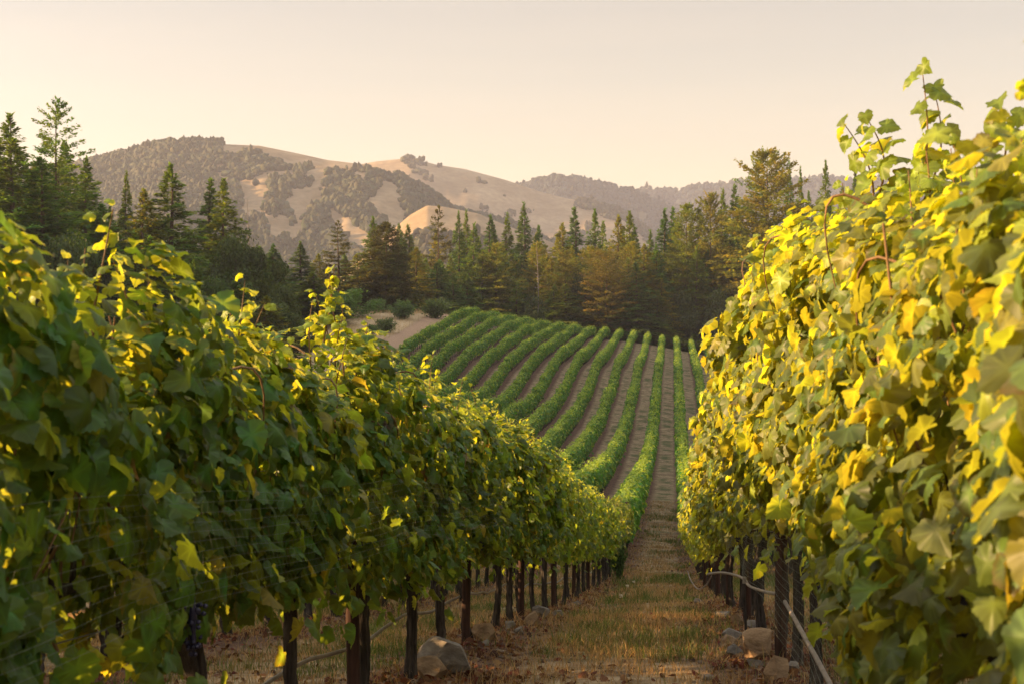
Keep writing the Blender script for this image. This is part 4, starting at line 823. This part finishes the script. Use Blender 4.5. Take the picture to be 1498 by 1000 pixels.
filler(30, 470, 1300, 300, 345, lambda p: prof([(470, 395), (540, 355), (620, 345), (700, 338), (800, 340), (900, 330), (1000, 332), (1060, 300), (1300, 275)], p), (18, 26), ['spire', 'fir'], 'conifer in the hidden rear rank of the forest, only its tip showing', 'conifers in the rear rank')
filler(24, 640, 1100, 257, 263, lambda p: prof([(640, 425), (700, 420), (1100, 415)], p), (16, 26), ['fir', 'fir', 'oak'], 'small shaded tree filling the dark foot of the forest wall', 'small trees at the forest foot')
filler(20, -60, 420, 120, 150, lambda p: prof([(-60, 300), (100, 325), (200, 345), (330, 395), (420, 435)], p), (34, 50), ['fir', 'oak', 'spire'], 'dark tree in the shaded front of the left forest above the hedge', 'front trees of the left forest')
filler(16, -40, 460, 185, 240, lambda p: prof([(-40, 255), (60, 262), (150, 300), (200, 310), (300, 320), (400, 380), (460, 400)], p), (26, 36), ['fir', 'spire'], 'conifer in the deep rear of the left forest behind taller trees', 'rear trees of the left forest')
# the forest goes on along the left side of the field (its shade lies over the hillside rows)
for q in range(46):
    y = 27 + (q % 23) * 8.4 + fill.uniform(-2, 2); x = -62 - (q // 23) * 13 + fill.uniform(-5, 5) - max(0, y - 150) * .12
    kd = fill.choice(['fir', 'pine', 'fir', 'oak']); T = tree(kd, 749 + x / y * F, HOR - (Hs(x, y) + (fill.uniform(20, 27) if kd != 'oak' else 15)) / y * F, y, 4.6 / y * F, 'conifer' if kd != 'oak' else 'broadleaf_tree', 'tree of the forest edge that shades the hillside rows', 'tree', 'trees along the field edge')
# snags
def snag(px, yt, d, label):
    x = (px - 749) / F * d; g_ = Hs(x, d); h = (HOR - yt) / F * d - g_; r_ = empty('dead_tree', (x, d, g_)); A = Acc(); t = np.linspace(0, 1, 10)
    add_tube(A, np.stack([.2 * np.sin(t * 4), 0 * t, t * h], 1), np.linspace(.13, .03, 10), 6); A.build('trunk', M_SNAG, r_)
    B = Acc(); add_tube(B, [[.2 * math.sin(q / 9 * 4), 0, q / 9 * h * .99] for q in range(3, 10)], np.linspace(.08, .012, 7), 5)
    for q in range(14):
        z_ = h * random.uniform(.5, .97); a = random.uniform(0, 6.28); l = random.uniform(.5, 1.5) * (1.2 - z_ / h) * 2; add_tube(B, [[0, 0, z_], [math.cos(a) * l, math.sin(a) * l, z_ + .2 * l]], [.05, .015], 5)
    B.build('branch', M_SNAG, r_); tag(r_, label, 'dead tree')
snag(364, 292, 185, 'bare thin dead trunk rising above the round broadleaf tree'); snag(786, 352, 258, 'pale bare dead trunk in front of the central forest')
# shrubs on the knoll
for kd, px, yt, d, hw, lab in (('lightshrub', 506, 414, 205, 32, 'largest pale green bush on the golden knoll'), ('blueshrub', 552, 434, 214, 14, 'small straggly bush at the foot of the big dense cone'), ('blueshrub', 590, 434, 205, 16, 'round grey-green bush in the middle of the knoll grass'),
                             ('blueshrub', 638, 431, 210, 17, 'tight round bush nearest the vineyard corner'), ('blueshrub', 564, 461, 188, 12, 'small dark bush lower down the golden knoll'), ('blueshrub', 543, 472, 185, 9, 'tiny low bush beside the small dark one'),
                             ('blueshrub', 470, 438, 200, 14, 'thin upright bush left of the largest pale one'), ('blueshrub', 455, 470, 195, 22, 'low olive bramble at the left edge of the knoll'), ('blueshrub', 978, 500, 258, 5, 'tiny bluish bush between row ends at the forest foot')):
    x = (px - 749) / F * d; g_ = Hs(x, d); h_ = {'lightshrub': 4.6}.get(kd, 2.4) if px not in (543, 455, 978) else 1.1
    yb = HOR - g_ / F ** 0 / d * F if False else HOR - g_ / d * F; tree(kd, px, min(yt, yb - 6), d, hw, 'shrub', lab, 'shrub', 'shrubs of the knoll', None)
x_, y_, z_ = P2G(906, 849); o = tree('blueshrub', 906, 818, y_, 9, 'shrub', 'small green sucker bush at the foot of the left alley row', 'shrub', None, 0)
# little rail fence and leaning stake
x0_, y0_ = (1048 - 749) / F * 252, 252.; r_ = empty('rail_fence', (x0_, y0_, Hs(x0_, y0_)))
for q in range(5): A = Acc(); xx = q * 2.3; box(A, (xx, 0, .7 + Hs(x0_ + xx, y0_) - Hs(x0_, y0_)), (.16, .16, 1.7), rz=.1); A.build('fence_post', M_GREYWOOD, r_)
for zz in (1.45, .85): A = Acc(); add_tube(A, [[q * 2.3, -.1, zz + Hs(x0_ + q * 2.3, y0_) - Hs(x0_, y0_)] for q in range(5)], .055, 6); A.build('rail', M_GREYWOOD, r_)
tag(r_, 'weathered grey rail fence at the far corner of the vineyard', 'fence')
x_ = (424 - 749) / F * 185; z_ = -(472 - HOR) / F * 185; g_ = Hs(x_, 185); A = Acc(); add_tube(A, [[-.25, 0, min(-.2, 0)], [0, 0, 1.0], [.3, 0, 2.0]], [.12, .11, .05], 6, .1); o = A.build('leaning_stake', M_GREYWOOD); o.location = (x_, 185, g_); tag(o, 'pale stake leaning in front of the dark thicket at the knoll edge', 'stake')

# ------------------------------------------------------------------ haze
HAZE = 1.45e-4
M = NM('haze_air'); v = M.n('VolumePrincipled'); v.inputs['Density'].default_value = HAZE; v.inputs['Color'].default_value = (.72, .74, .90, 1); v.inputs['Anisotropy'].default_value = .2
M.t.links.new(v.outputs[0], M.n('OutputMaterial').inputs[1])
A = Acc(); box(A, (0, 2100, 132), (9000, 5400, 404)); hz = A.build('haze', M.m); tag(hz, 'thin warm evening haze filling the valley air', 'haze', None, 'stuff')
